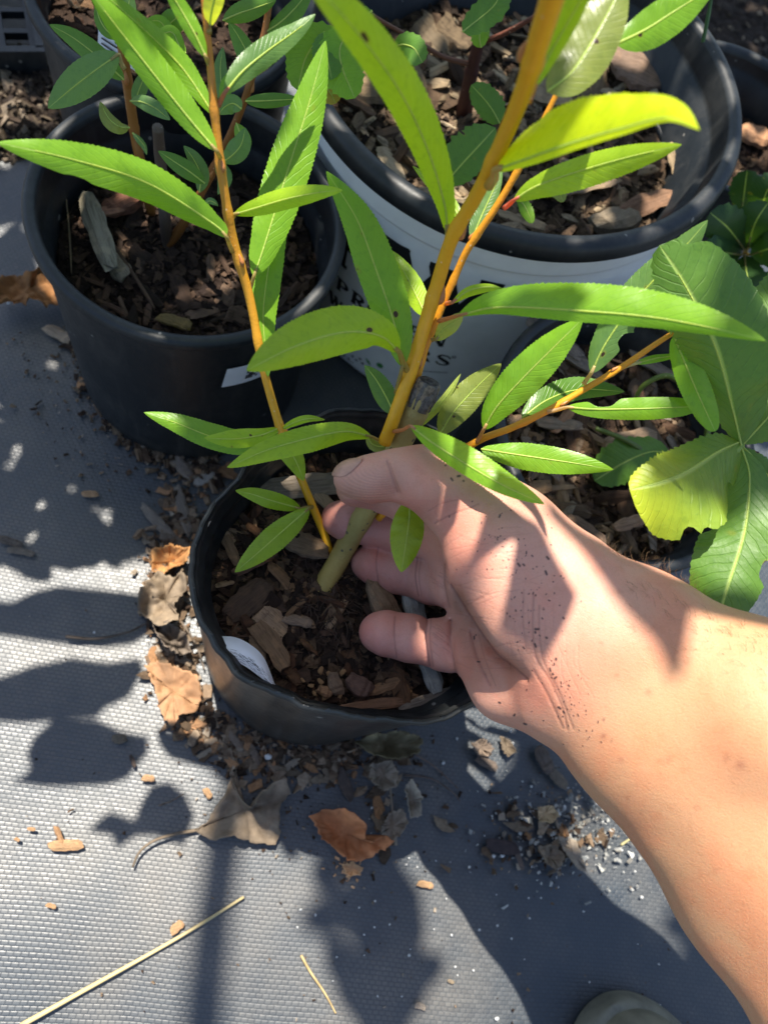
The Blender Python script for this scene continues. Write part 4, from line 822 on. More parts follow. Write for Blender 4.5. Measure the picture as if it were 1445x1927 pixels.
# forearm: radial, ulnar and middle masses
fld.chain([(1085, 1120, .292, 96), (1200, 1195, .286, 108), (1420, 1335, .268, 150), (1750, 1560, .245, 215), (2000, 1760, .232, 250)], palm, .014)
fld.chain([(1078, 1290, .298, 92), (1180, 1400, .292, 96), (1400, 1690, .276, 108), (1650, 2000, .256, 160), (1900, 2300, .245, 220)], palm, .014)
fld.chain([(1090, 1210, .297, 130), (1250, 1350, .288, 150), (1480, 1580, .272, 185), (1800, 1900, .25, 270)], palm, .012)
# thumb base and mound
fld.chain([(885, 945, .300, 76), (960, 1010, .297, 84), (1040, 1085, .294, 96)], palm, .010)
fld.chain([(905, 985, .298, 66), (935, 1060, .293, 84), (985, 1140, .291, 84), (1050, 1190, .296, 80)], palm, .009)
# metacarpals
for a, b in [((820, 985, .350, 40), (1030, 1100, .310, 70)), ((836, 1015, .352, 44), (1040, 1150, .312, 74)), ((858, 1098, .352, 46), (1050, 1200, .312, 74)), ((890, 1205, .346, 52), (1060, 1260, .312, 78))]: fld.cone(a, b, palm, .009)
# heel of the hand
fld.chain([(905, 1235, .334, 50), (955, 1285, .320, 62), (1035, 1312, .305, 76)], palm, .009)
fingers = []
def finger(pts, k=.004, join=.006):
    a = np.full(fld.n, .03, np.float32); fld.chain(pts, a, k); fingers.append((a, join))
# thumb
finger([(662, 901, .3045, 35), (700, 901, .3035, 43), (745, 893, .302, 45), (790, 898, .3015, 58), (850, 925, .3005, 70), (890, 948, .300, 74)], .004, .007)
finger([(668, 918, .345, 36), (720, 925, .352, 38), (800, 962, .352, 42)], .003, .005)                                      # index, hidden behind the thumb
finger([(637, 976, .372, 33), (655, 980, .3715, 38), (700, 989, .373, 38), (722, 994, .373, 36), (752, 1001, .370, 41), (782, 1007, .367, 39), (830, 1018, .358, 45)], .003, .005)              # middle
finger([(690, 1058, .377, 30), (702, 1062, .3755, 35), (712, 1065, .377, 34), (748, 1075, .373, 41), (786, 1085, .371, 39), (812, 1092, .365, 44), (852, 1098, .357, 47)], .003, .005)            # ring
finger([(709, 1189, .350, 33), (722, 1191, .3490, 41), (742, 1195, .351, 39.5), (772, 1201, .349, 43.5), (806, 1208, .351, 41), (832, 1213, .347, 47), (885, 1222, .345, 53)], .003, .005)            # little
def smin(a, b, k):
    h = np.clip(.5 + .5 * (b - a) / k, 0, 1); return b * (1 - h) + a * h - k * h * (1 - h)
total = palm
for a, k in fingers:
    ps = smin(palm, a, k); total = np.minimum(total, ps) if total is palm else smin(total, ps, .0012)
# creases: shallow grooves along pixel paths
gu = fld.ax[0][:, None, None]; gv = fld.ax[1][None, :, None]; gd = fld.ax[2][None, None, :]
CRE = [([(728, 872), (737, 900), (747, 930)], 5, .0011, .32), ([(800, 975), (835, 945), (870, 930), (905, 925)], 7, .0006, .32), ([(818, 985), (850, 965), (880, 955)], 5, .0005, .32),
       ([(855, 1105), (873, 1141), (902, 1185), (925, 1222), (958, 1250), (990, 1275)], 8, .0013, .35), ([(890, 1190), (902, 1235), (925, 1285)], 6, .0010, .36),
       ([(712, 1030), (709, 1060), (712, 1098)], 4, .0007, .4), ([(786, 1050), (784, 1085), (790, 1122)], 4, .0009, .4), ([(832, 1060), (834, 1100), (842, 1140)], 5, .0011, .4),
       ([(742, 1160), (741, 1195), (746, 1236)], 4, .0008, .38), ([(803, 1165), (801, 1205), (808, 1252)], 4, .0010, .38), ([(809, 1165), (808, 1205), (815, 1252)], 3, .0006, .38), ([(850, 1168), (848, 1215), (858, 1268)], 5, .0012, .37),
       ([(1004, 1120), (1003, 1180), (1010, 1240), (1035, 1280), (1060, 1335), (1070, 1372)], 7, .0011, .32), ([(1020, 1140), (1024, 1200), (1032, 1250), (1055, 1300), (1082, 1370)], 6, .0007, .32),
       ([(1003, 1262), (1028, 1305), (1058, 1368)], 5, .0011, .33), ([(985, 1110), (984, 1170), (990, 1225)], 5, .0005, .32), ([(780, 1000), (778, 1025), (782, 1048)], 4, .0006, .4)]
for path, wpx, amp, dmax in [q for q in CRE if q[2] >= .001 and q[0][0][0] < 1000]:
    q = spline(path, 30)[:, :2]; lo, hi = q.min(0) - 4 * wpx, q.max(0) + 4 * wpx
    c0, c1 = fld.cam(lo[0], hi[1], dmax), fld.cam(hi[0], lo[1], dmax); c2, c3 = fld.cam(lo[0], hi[1], .25), fld.cam(hi[0], lo[1], .25)
    a = np.minimum.reduce([c0, c1, c2, c3]); b_ = np.maximum.reduce([c0, c1, c2, c3]); a[2], b_[2] = .26, dmax + .012
    w = tuple(slice(int(max(0, (a[i] - fld.lo[i]) / VOX)), int(min(fld.n[i], (b_[i] - fld.lo[i]) / VOX + 1))) for i in range(3))
    x, y, z_ = fld.ax[0][w[0]][:, None, None], fld.ax[1][w[1]][None, :, None], fld.ax[2][w[2]][None, None, :]
    pu, pv = 722.5 + FPX * x / z_, 963.5 - FPX * y / z_; dd = np.full(np.broadcast(pu, pv).shape, 1e9)
    for k in range(len(q) - 1):
        e = q[k + 1] - q[k]; t = np.clip(((pu - q[k, 0]) * e[0] + (pv - q[k, 1]) * e[1]) / (e @ e + 1e-9), 0, 1)
        dd = np.minimum(dd, (pu - q[k, 0] - t * e[0]) ** 2 + (pv - q[k, 1] - t * e[1]) ** 2)
    total[w] += (amp * np.exp(-dd / wpx ** 2)).astype(np.float32)
vg = openvdb.FloatGrid(.03); vg.copyFromArray(np.ascontiguousarray(total)); vg.transform = openvdb.createLinearTransform(voxelSize=VOX)
pts_, quads_ = vg.convertToQuads(isovalue=0.0)
pc = np.array(pts_) + fld.lo                                   # camera space (right, up, forward)
wv_ = CC + pc[:, :1] * cR + pc[:, 1:2] * cU + pc[:, 2:] * cF
me_ = bpy.data.meshes.new('person'); me_.from_pydata(wv_.tolist(), [], [tuple(int(i) for i in q) for q in quads_])
bm = bmesh.new(); bm.from_mesh(me_); bmesh.ops.recalc_face_normals(bm, faces=bm.faces)
for _ in range(2): bmesh.ops.smooth_vert(bm, verts=bm.verts, factor=.45, use_axis_x=True, use_axis_y=True, use_axis_z=True)
def pixels(bm):
    w = np.array([v.co for v in bm.verts]) - CC; d = w @ cF; return 722.5 + FPX * (w @ cR) / d, 963.5 - FPX * (w @ cU) / d, d
for _ in range(2):                                             # finer skin where the lines of the hand show
    pu, pv, pd = pixels(bm); bm.verts.index_update(); bm.normal_update()
    nn = np.array([v.normal for v in bm.verts]); w = np.array([v.co for v in bm.verts]) - CC; vis = ((nn * nrm(w)).sum(1) < .25) & (pu < 1135) & (pu > 560)
    bmesh.ops.subdivide_edges(bm, edges=[e for e in bm.edges if vis[e.verts[0].index] and vis[e.verts[1].index]], cuts=1, use_grid_fill=True)
    bmesh.ops.smooth_vert(bm, verts=bm.verts, factor=.4, use_axis_x=True, use_axis_y=True, use_axis_z=True)
bmesh.ops.recalc_face_normals(bm, faces=bm.faces)
pu, pv, pd = pixels(bm); bm.normal_update(); nn = np.array([v.normal for v in bm.verts]); cov = np.array([v.co for v in bm.verts]); front = ((nn * nrm(cov - CC)).sum(1) < .2)
def blob(u, v, r): return np.exp(-((pu - u) ** 2 + (pv - v) ** 2) / r ** 2)
def near(path, w, dmax=1.0):
    q = spline(path, 24)[:, :2]; out = np.zeros(len(pu)); lo, hi = q.min(0) - 3 * w, q.max(0) + 3 * w
    ix = np.nonzero(front & (pu > lo[0]) & (pu < hi[0]) & (pv > lo[1]) & (pv < hi[1]) & (pd < dmax))[0]
    if len(ix) == 0: return out
    x, y = pu[ix], pv[ix]; dd = np.full(len(ix), 1e9)
    for k in range(len(q) - 1):
        e = q[k + 1] - q[k]; t = np.clip(((x - q[k, 0]) * e[0] + (y - q[k, 1]) * e[1]) / (e @ e + 1e-9), 0, 1)
        dd = np.minimum(dd, (x - q[k, 0] - t * e[0]) ** 2 + (y - q[k, 1] - t * e[1]) ** 2)
    out[ix] = np.exp(-dd / w ** 2); return out
hr_ = np.random.default_rng(19)
# skin colour that belongs to the skin: pink palm and fingertips, tanned forearm, soil in the lines and on the thumb
along = np.clip(((pu - 1010) * .72 + (pv - 1150) * .69) / 330, 0, 1)[:, None]; along = along * along * (3 - 2 * along)
pink, tan_ = np.array([.61, .315, .225]), np.array([.555, .29, .15])
sc_ = pink * (1 - along) + tan_ * along
tip = np.clip(1 - (pu - 640) / 300, 0, 1) * (pv > 940); sc_ = sc_ * (1 - .6 * tip[:, None]) + np.array([.52, .195, .168]) * .6 * tip[:, None]
heel = (blob(1010, 1320, 70) + .6 * blob(930, 1000, 70) + .6 * blob(960, 1180, 60))[:, None] * .35; sc_ = sc_ * (1 - heel) + np.array([.54, .215, .16]) * heel
dirt = .55 * near([(640, 925), (700, 935), (740, 915)], 26) + .5 * near([(800, 960), (850, 935), (910, 925)], 34) + .42 * near([(862, 1120), (876, 1145), (904, 1187), (940, 1235), (980, 1262)], 14) + .45 * near([(860, 1120), (872, 1180), (905, 1265)], 24) + .7 * blob(866, 1140, 12) + .3 * blob(960, 1260, 34) + .25 * blob(930, 1150, 50) + .35 * near([(790, 850), (900, 880), (1010, 960)], 30) + .25 * near([(860, 1000), (930, 975), (980, 960)], 18)
disp = np.zeros(len(pu)); lines = np.zeros(len(pu))
FINE = [([(728, 868), (735, 890), (747, 925)], 3.2, .0005, .5), ([(733, 872), (742, 900), (752, 926)], 2.6, .0004, .4), ([(818, 985), (850, 968), (885, 955), (900, 948)], 3, .0003, .5), ([(806, 962), (830, 948), (862, 940)], 2.6, .00025, .3),
        ([(848, 1100), (873, 1141), (903, 1187), (935, 1230), (960, 1250), (992, 1277)], 3.4, .0006, .8), ([(884, 1185), (897, 1235), (922, 1290)], 3.4, .0005, .35), ([(900, 1190), (912, 1240), (932, 1290)], 2.6, .0003, .3),
        ([(712, 1030), (708, 1060), (712, 1098)], 2.6, .0004, .55), ([(785, 1050), (781, 1085), (787, 1122)], 2.8, .0005, .6), ([(792, 1052), (788, 1085), (793, 1122)], 2.4, .0003, .4), ([(836, 1062), (836, 1100), (845, 1142)], 3, .0006, .5),
        ([(744, 1160), (742, 1195), (746, 1238)], 2.6, .0004, .5), ([(804, 1165), (801, 1205), (808, 1252)], 2.8, .0005, .6), ([(811, 1165), (809, 1205), (815, 1254)], 2.4, .0003, .45), ([(849, 1168), (848, 1215), (860, 1275)], 3.2, .0006, .45),
        ([(1004, 1120), (1002, 1180), (1009, 1240), (1035, 1282), (1058, 1335), (1066, 1372)], 3.4, .00055, .5), ([(1014, 1140), (1015, 1200), (1024, 1250), (1050, 1300), (1078, 1372)], 3, .0004, .4), ([(1003, 1262), (1028, 1305), (1058, 1370)], 3.2, .0005, .4),
        ([(985, 1110), (984, 1170), (990, 1225)], 3, .0003, .35), ([(778, 1003), (777, 1025), (781, 1048)], 2.6, .0003, .45)]
for i in range(13):                                            # fine wrinkles fanning across the wrist
    u0 = 955 + i * 11 + hr_.normal(0, 9); L = hr_.uniform(50, 130); v0 = 1190 + hr_.normal(0, 25) + i * 5
    FINE.append(([(u0 - 3, v0 - L / 2), (u0, v0), (u0 + 10 + i * 1.4, v0 + L / 2)], hr_.uniform(1.5, 2.2), .00016, hr_.uniform(.07, .2)))
for i in range(46):                                            # fine lines of the palm, running across it
    u0, v0 = hr_.uniform(850, 1010), hr_.uniform(985, 1270); L = hr_.uniform(14, 46); a_ = hr_.normal(.05, .22)
    FINE.append(([(u0 - L * math.cos(a_), v0 - L * math.sin(a_)), (u0, v0 + hr_.normal(0, 2)), (u0 + L * math.cos(a_), v0 + L * math.sin(a_))], 1.7, .00014, hr_.uniform(.1, .28)))
for i in range(22):                                            # short lines along the lower finger segments
    u0, v0 = hr_.uniform(812, 842), hr_.choice([1085, 1100, 1190, 1205, 1222]) + hr_.normal(0, 8); FINE.append(([(u0 - 7, v0 - 4), (u0, v0), (u0 + 7, v0 + 6)], 1.5, .00012, hr_.uniform(.2, .45)))
for pth, wp, am, dk in FINE:
    n_ = near(pth, wp); disp -= .42 * am * n_; lines = np.maximum(lines, .8 * dk * near(pth, wp * .6))
rid = np.clip(1.3 * np.exp(-(((pu - 692) / 52) ** 2 + ((pv - 915) / 30) ** 2) ** 2), 0, 1) * front * (pd < .32); ph_ = np.hypot((pu - 735) / 1.9, (pv - 878) + .18 * (pu - 690)) / 4.6 * 6.283
disp += rid * .00005 * np.sin(ph_); lines = np.maximum(lines, rid * .16 * (np.sin(ph_) < -.1))
dirt = np.clip(dirt, 0, 1)[:, None]; sc_ = sc_ * (1 - .68 * dirt) + np.array([.19, .095, .055]) * .68 * dirt
lines = lines[:, None]; sc_ = sc_ * (1 - lines) + np.array([.17, .065, .05]) * lines
SPK = [(975, 1015), (976, 1063), (1001, 1046), (990, 1040), (1030, 1050), (1027, 1078), (1055, 1084), (940, 971), (985, 1063), (1010, 1184), (1015, 1196), (1007, 1190), (1028, 1200), (985, 1219), (1007, 1215), (1020, 1285), (1070, 1290), (1075, 1325), (988, 1362), (968, 1345), (940, 1322), (1131, 1396), (1103, 1375), (1052, 1332), (1060, 1340), (850, 902), (1060, 1163), (1046, 1240), (870, 1350), (900, 1245), (895, 1195), (892, 1200), (1035, 1260), (1045, 1275), (1040, 1268), (863, 896), (872, 905), (838, 876), (746, 835)]
spk = np.zeros(len(pu))
for i in range(190):
    if i < len(SPK): u0, v0, r0 = *SPK[i], hr_.uniform(1.9, 3.6)
    else:
        q = spline([(930, 985), (985, 1090), (1012, 1190), (1045, 1285), (1110, 1390)], 40)[hr_.integers(0, 40)]; u0, v0, r0 = q[0] + hr_.normal(0, 22 if i < 130 else 60), q[1] + hr_.normal(0, 30), hr_.uniform(1.0, 2.1)
    a_ = hr_.normal(1.2, .7); L = r0 * hr_.uniform(.1, .9); spk = np.maximum(spk, np.clip(1.6 * near([(u0 - L * math.cos(a_), v0 - L * math.sin(a_)), (u0 + L * math.cos(a_), v0 + L * math.sin(a_))], r0 * .75) - .35, 0, 1))
spk = spk[:, None]; sc_ = sc_ * (1 - .93 * spk) + np.array([.03, .018, .022]) * .93 * spk; disp += .00012 * spk[:, 0]
for u0, v0, r0, a_ in [(1392, 1440, 9, .5), (1365, 1428, 6, .35), (1257, 1430, 7, .3), (1220, 1302, 7, .4), (1240, 1432, 5, .3), (1310, 1520, 6, .25), (1180, 1500, 5, .3), (1345, 1640, 6, .25), (1290, 1245, 6, .25), (1405, 1330, 5, .25), (1160, 1270, 4, .35), (1130, 1210, 4, .3), (1165, 1115, 5, .35), (1190, 1110, 5, .3), (1135, 1385, 5, .6), (1168, 1430, 5, .4)]:
    f_ = (a_ * blob(u0, v0, r0) * front)[:, None]; sc_ = sc_ * (1 - f_) + np.array([.26, .085, .05]) * f_
for i, v in enumerate(bm.verts): v.co = v.co + v.normal * float(disp[i])
root = cov[np.argmin(np.abs(pu - 1300) + np.abs(pv - 1400))]
me_ = bpy.data.meshes.new('person'); bm.to_mesh(me_); bm.free()
me_.vertices.foreach_set('co', (np.array([v.co for v in me_.vertices]) - root).ravel()); me_.polygons.foreach_set('use_smooth', [True] * len(me_.polygons))
ca = me_.color_attributes.new('Col', 'FLOAT_COLOR', 'POINT'); ca.data.foreach_set('color', np.c_[np.clip(sc_, .015, 1), np.ones(len(sc_))].astype(np.float32).ravel())
k = NT('skin'); a = k.col(); o = k.geo()
n1 = k.noise(o, 45, 4); n2 = k.noise(o, 160, 4, .6); n3 = k.noise(o, 1500, 3, .6)
c = k.mix(k.math('MULTIPLY', k.smooth(n1, .4, .68), .6), a.outputs['Color'], k.mix(1.0, a.outputs['Color'], (1.08, .80, .74), 'MULTIPLY'))
c = k.mix(k.math('MULTIPLY', k.smooth(n2, .5, .74), .30), c, k.mix(1.0, c, (.80, .70, .62), 'MULTIPLY'))
c = k.mix(k.math('MULTIPLY', k.smooth(n3, .45, .75), .30), c, k.mix(1.0, c, (.70, .60, .54), 'MULTIPLY'))
k.l(c, k.b.inputs['Base Color']); k.l(k.math('MULTIPLY_ADD', n2, .25, .40), k.b.inputs['Roughness'])
k.b.inputs['Subsurface Weight'].default_value = .25; k.b.inputs['Subsurface Radius'].default_value = (1, .38, .2); k.b.inputs['Subsurface Scale'].default_value = .003; k.b.inputs['Specular IOR Level'].default_value = .42
ln = k.noise(k.mapv(o, (1, 2.6, 1), (0, 0, R_(-25))), 520, 4, .65); vw = k.n('TexVoronoi', _feature='DISTANCE_TO_EDGE', Scale=900.0); k.l(o, vw.inputs['Vector'])
k.l(k.bump(k.math('ADD', k.math('ADD', ln, k.math('MULTIPLY', n3, .7)), k.math('MULTIPLY', k.smooth(vw.outputs['Distance'], 0, .12), .3)), .38, .0004), k.b.inputs['Normal'])
M['skin'] = k.m; me_.materials.append(k.m); me_.update()
person = bpy.data.objects.new('person', me_); COL.objects.link(person); person.location = tuple(root)
tag(person, 'bare forearm and soil-flecked hand from the lower right, gripping the willow trunk', 'person')
from mathutils.bvhtree import BVHTree
bvh = BVHTree.FromPolygons([Vector(v.co) + Vector(root) for v in me_.vertices], [p.vertices[:] for p in me_.polygons])
# thumb nail: a curved plate lying on the back of the thumb tip, seen at a slant
dirv = lambda u, v: nrm(P(u, v, 1) - CC)
def skin_at(u, v, off):
    h = bvh.ray_cast(Vector(CC), Vector(dirv(u, v)), 2)
    if h[0] is None:
        n = bvh.find_nearest(Vector(P(u, v, .3035))); return np.array(n[0]) + nrm(np.array(P(u, v, .3035)) - np.array(n[0])) * off, True
    nn = np.array(h[1]); nn = nn * (-1 if nn @ dirv(u, v) > 0 else 1); return np.array(h[0]) + nn * off, True
up = spline([(624, 884), (638, 869), (656, 863), (682, 863)], 14); dn = spline([(627, 896), (643, 897), (660, 889), (681, 869)], 14)
def nailp(x, y):
    i = x * 13; i0 = int(min(12, i)); f_ = i - i0; A = up[i0] * (1 - f_) + up[i0 + 1] * f_; Bq = dn[i0] * (1 - f_) + dn[i0 + 1] * f_; q = A * (1 - y) + Bq * y
    return skin_at(q[0], q[1], .0003 + .0006 * math.sin(math.pi * min(1, max(0, y))) ** .5)[0]
obj('thumbnail', grid(14, 9, nailp), mat_flat('fingernail', (.56, .31, .215), .38, .12, 200, .1, .3), person)
# fine hairs along the upper edge of the forearm
b = MB(); hr = np.random.default_rng(31)
for i in range(95):
    u = hr.uniform(1130, 1400); v = 1052 + (u - 1150) * .40 + hr.normal(0, 14); q = bvh.find_nearest(Vector(P(u, v, .285)))[0]
    p0 = np.array(q); d = -.45 * cR + 1.0 * cU * hr.uniform(.4, 1) - cF * hr.uniform(-.2, .8) + hr.normal(0, .3, 3); d = nrm(d); L = hr.uniform(.003, .0085); e = nrm(.8 * cR + hr.normal(0, .3, 3))
    tube(b, [p0, p0 + d * L * .5, p0 + (d + .4 * e) * L * .85], [.00006, .00005, .00002], 3, (.20, .12, .06), cap=False)
for i in range(90):
    u = hr.uniform(1180, 1460); v = 1075 + (u - 1150) * .40 + abs(hr.normal(0, 45)); h = bvh.ray_cast(Vector(CC), Vector(dirv(u, v)), 2)
    if h[0] is None: continue
    p0 = np.array(h[0]); nn_ = np.array(h[1]); nn_ = nn_ * (-1 if nn_ @ dirv(u, v) > 0 else 1); d = nrm(-.6 * cR + .5 * cU + .55 * nn_ + hr.normal(0, .25, 3)); L = hr.uniform(.003, .007)
    tube(b, [p0, p0 + d * L * .5, p0 + (d - .35 * nn_) * L], [.00006, .000045, .000015], 3, (.26, .15, .07), cap=False)
tag(obj('arm_hair', b, M['straw'], person), kind='stuff')
# rubber shoe toe
sh = MB(); toe = G(1128, 1890, 0)[:2]; back = nrm(np.array(G(1215, 1960, 0)[:2]) - np.array(G(1180, 1880, 0)[:2])); side = np.array([-back[1], back[0]])
def shoe(hfun, grow=0, zb=0.0):
    V = []; rows, m = 40, 41
    for i in range(rows):
        x = (i / (rows - 1)) ** 1.7 * .22; e = max(0, 1 - (x / .085)) if x < .085 else 0; wd = (.047 + grow) * math.sqrt(max(0, 1 - e ** 2.2))
        for j in range(m):
            a = math.pi * j / (m - 1); V.append(np.array([*(toe + back * (x - grow) + side * wd * math.cos(a)), zb + hfun(x) * (math.sin(a) ** .8 if 0 < j < m - 1 else 0)]))
    sh.add(V, [(i * m + j, i * m + j + 1, (i + 1) * m + j + 1, (i + 1) * m + j) for i in range(rows - 1) for j in range(m - 1)], (.2, .2, .16))
shoe(lambda x: .016 + .044 * min(1, x / .07) ** .5 + .10 * x)
upper = obj('shoe', sh, mat_flat('olive_rubber', (.19, .18, .125), .5, .2, 60, .2), person)
sh = MB(); shoe(lambda x: .020, .0045); obj('sole', sh, mat_flat('grey_rubber', (.17, .165, .125), .6, .2, 80, .25), upper)
# ------------------------------------------------------------------ what lies on the cloth
dr = np.random.default_rng(77)
def dry_leaf(outline, label, col, lift=.006, stemp=None, crumple=1., name='dry_leaf', veins=True, z0=.001, cat='dead leaf', group=None, zp=0.):
    o = np.array(outline, float); o = np.vstack([o, o[:1]]); seg = np.hypot(*np.diff(o, axis=0).T); cum = np.concatenate([[0], np.cumsum(seg)]); n = 72
    ring_ = np.array([[np.interp(s, cum, o[:, k]) for k in (0, 1)] for s in np.linspace(0, cum[-1], n, endpoint=False)]); ring_ += dr.normal(0, .011 * cum[-1] / 6 + .9, ring_.shape)
    c = ring_.mean(0); V = []; Cc = []; rows = 11; c0 = G(c[0], c[1], zp); sd = float(dr.uniform(0, 99)); 
    for i in range(rows):
        k = (i + .02) / (rows - 1)
        for j in range(n):
            p = G(*(c + (ring_[j] - c) * k), zp); q = (p[0], p[1], sd)
            z = z0 + lift * (.45 + .7 * k * k + 1.25 * crumple * (.75 * mn.noise(Vector((q[0] * 48, q[1] * 48, sd))) + .45 * abs(mn.noise(Vector((q[0] * 95, q[1] * 95, sd)))) + .25 * mn.noise(Vector((q[0] * 240, q[1] * 240, sd)))))
            V.append((p[0], p[1], max(.0006, z))); f = 1 + .55 * mn.noise(Vector((q[0] * 75, q[1] * 75, sd + 3))) + (.10 if veins and j % 12 == 0 else 0); Cc.append(tuple(np.array(col) * f))
    F = [(i * n + j, i * n + (j + 1) % n, (i + 1) * n + (j + 1) % n, (i + 1) * n + j)[::-1] for i in range(rows - 1) for j in range(n)]
    root = thing(name, (c0[0], c0[1], 0), label, cat, group) if stemp else None
    b = MB(); b.add(V, F, Cc); lf = obj('blade' if root else name, b, M['dry'], root, loc=None if root else (c0[0], c0[1], 0))
    sm = lf.modifiers.new('thickness', 'SOLIDIFY'); sm.thickness = .0004
    if root:
        b = MB(); q = spline(stemp, 24); tube(b, [G(u, v, .0025 + .003 * math.sin(3 * k / 24)) for k, (u, v) in enumerate(q[:, :2])], np.linspace(.0011, .0006, 24), 6, tuple(np.array(col) * .8)); obj('leaf_stalk', b, M['dry'], root)
        return root
    return tag(lf, label, cat, group)
GRY, GR2, BRN, ORA = (.19, .145, .10), (.235, .19, .14), (.24, .125, .055), (.42, .17, .07)
dry_leaf([(0, 560), (30, 540), (70, 545), (98, 522), (122, 545), (125, 590), (95, 600), (70, 590), (48, 606), (20, 590), (-10, 600)], 'curled orange brown dry leaf left of the left black pot', (.30, .14, .05), .012)
dry_leaf([(288, 1045), (330, 1038), (360, 1046), (356, 1068), (330, 1074), (304, 1090), (286, 1078)], 'bright orange tan leaf scrap against the left side of the front pot', (.40, .20, .075), .012)
dry_leaf([(275, 1255), (300, 1245), (345, 1265), (372, 1275), (380, 1310), (368, 1345), (340, 1350), (325, 1372), (305, 1350), (292, 1300)], 'flat tan dry leaf beside the lower left of the front pot', (.30, .165, .085), .007)
dry_leaf([(268, 1130), (300, 1085), (330, 1100), (345, 1080), (355, 1120), (330, 1150), (340, 1180), (300, 1195), (280, 1170), (262, 1165)], 'grey crumpled dry leaf left of the front pot', GRY, .014)
dry_leaf([(290, 1190), (318, 1180), (352, 1200), (362, 1235), (335, 1240), (310, 1225)], 'dark grey leaf scrap wedged against the front pot', (.15, .12, .095), .014)
dry_leaf([(438, 1440), (446, 1500), (470, 1520), (500, 1480), (535, 1465), (545, 1490), (522, 1520), (525, 1560), (515, 1590), (470, 1585), (440, 1570), (400, 1580), (365, 1562), (395, 1540), (425, 1490)], 'large grey lobed dry leaf with a long stalk, below the front pot', GRY, .009, [(372, 1562), (320, 1572), (285, 1585), (262, 1605), (250, 1632)])
dry_leaf([(576, 1535), (605, 1522), (640, 1520), (668, 1540), (680, 1555), (672, 1575), (690, 1580), (712, 1570), (725, 1580), (700, 1600), (670, 1618), (640, 1612), (625, 1595), (600, 1575)], 'crumpled orange brown dry leaf below the front pot', ORA, .012)
dry_leaf([(655, 1400), (690, 1385), (740, 1380), (780, 1392), (772, 1420), (730, 1432), (690, 1425)], 'olive grey dry leaf tucked under the front pot rim', (.19, .155, .085), .012)
dry_leaf([(690, 1440), (730, 1430), (742, 1455), (738, 1480), (715, 1490), (688, 1470)], 'pale grey leaf scrap below the olive leaf', GR2, .008)
dry_leaf([(708, 1565), (725, 1530), (752, 1520), (760, 1545), (745, 1570), (720, 1590)], 'small grey leaf scrap beside the orange brown dry leaf', GR2, .007, [(745, 1590), (740, 1540), (735, 1490), (728, 1450)])
dry_leaf([(755, 1480), (768, 1465), (785, 1500), (782, 1535), (765, 1540), (758, 1515)], 'narrow pale curled leaf right of the grey stalk', (.33, .28, .21), .008)
dry_leaf([(1005, 1520), (1030, 1515), (1042, 1535), (1025, 1550), (1008, 1545)], 'small pale orange leaf scrap under the wrist', (.46, .34, .2), .006)
dry_leaf([(1040, 1570), (1075, 1580), (1098, 1640), (1080, 1635), (1050, 1600)], 'pale grey leaf strip on the cloth below the wrist', GR2, .004)
dry_leaf([(1000, 1590), (1030, 1585), (1055, 1610), (1040, 1635), (1010, 1620)], 'dull grey bark leaf scrap below the wrist', GRY, .006)
dry_leaf([(880, 1400), (905, 1390), (925, 1410), (912, 1425), (890, 1420)], 'small brown leaf scrap right of the front pot', (.16, .12, .09), .004)
dry_leaf([(935, 1385), (955, 1395), (968, 1415), (950, 1425), (938, 1410)], 'small grey leaf scrap right of the front pot near the palm', GRY, .004)
b_ = dry_leaf([(640, 1625), (660, 1620), (680, 1632), (672, 1645), (650, 1648)], 'crumbled tan leaf flakes below the orange brown dry leaf', (.45, .27, .14), .004)
dry_leaf([(70, -10), (120, -20), (168, -5), (165, 20), (145, 25), (158, 50), (150, 58), (125, 38), (105, 48), (85, 30)], 'bright sunlit tan dry leaf in the top left pot', (.55, .31, .15), .01, z0=TZ + .012, zp=TZ + .012)
for o_ in [bpy.data.objects['dry_leaf']]: pass
def on_cloth(u, v, ang, L, Wd, label, col, mesh=1, T=.35, name='wood_chip', cat='wood chip', group=None): return chip_px(u, v, .0015, ang, L, Wd, label, col, mesh, T, name, cat, 0, group)
TAN = (.42, .26, .14)
on_cloth(125, 1590, -.05, 58, 24, 'flat tan wood chip on the sunlit cloth at the left', TAN, 7); on_cloth(112, 1572, 1.2, 34, 12, 'small splinter sticking up from the flat tan chip', (.36, .21, .11), 1, .8)
for u, v, a, L, w_, lb in [(97, 1705, .3, 18, 10, 'tiny tan chip low on the sunlit cloth'), (334, 1745, -.7, 28, 18, 'square tan chip beside the long straw'), (391, 1493, 1.0, 20, 14, 'small orange chip left of the grey lobed leaf'), (280, 1465, .1, 22, 14, 'small tan chip at the edge of a leaf shadow'),
                        (170, 930, 0, 28, 14, 'orange brown chip on the cloth below the left pot'), (800, 1665, .2, 28, 14, 'tan chip on shaded cloth in the lower middle'), (335, 1950, .2, 18, 10, 'tiny chip at the bottom edge'), (60, 1560, .1, 14, 8, 'tiny orange chip at the left'), (33, 1580, .5, 10, 8, 'tiny brown chip at the far left')]:
    on_cloth(u, v, a, L, w_, lb, TAN, random.choice([1, 7, 8]))
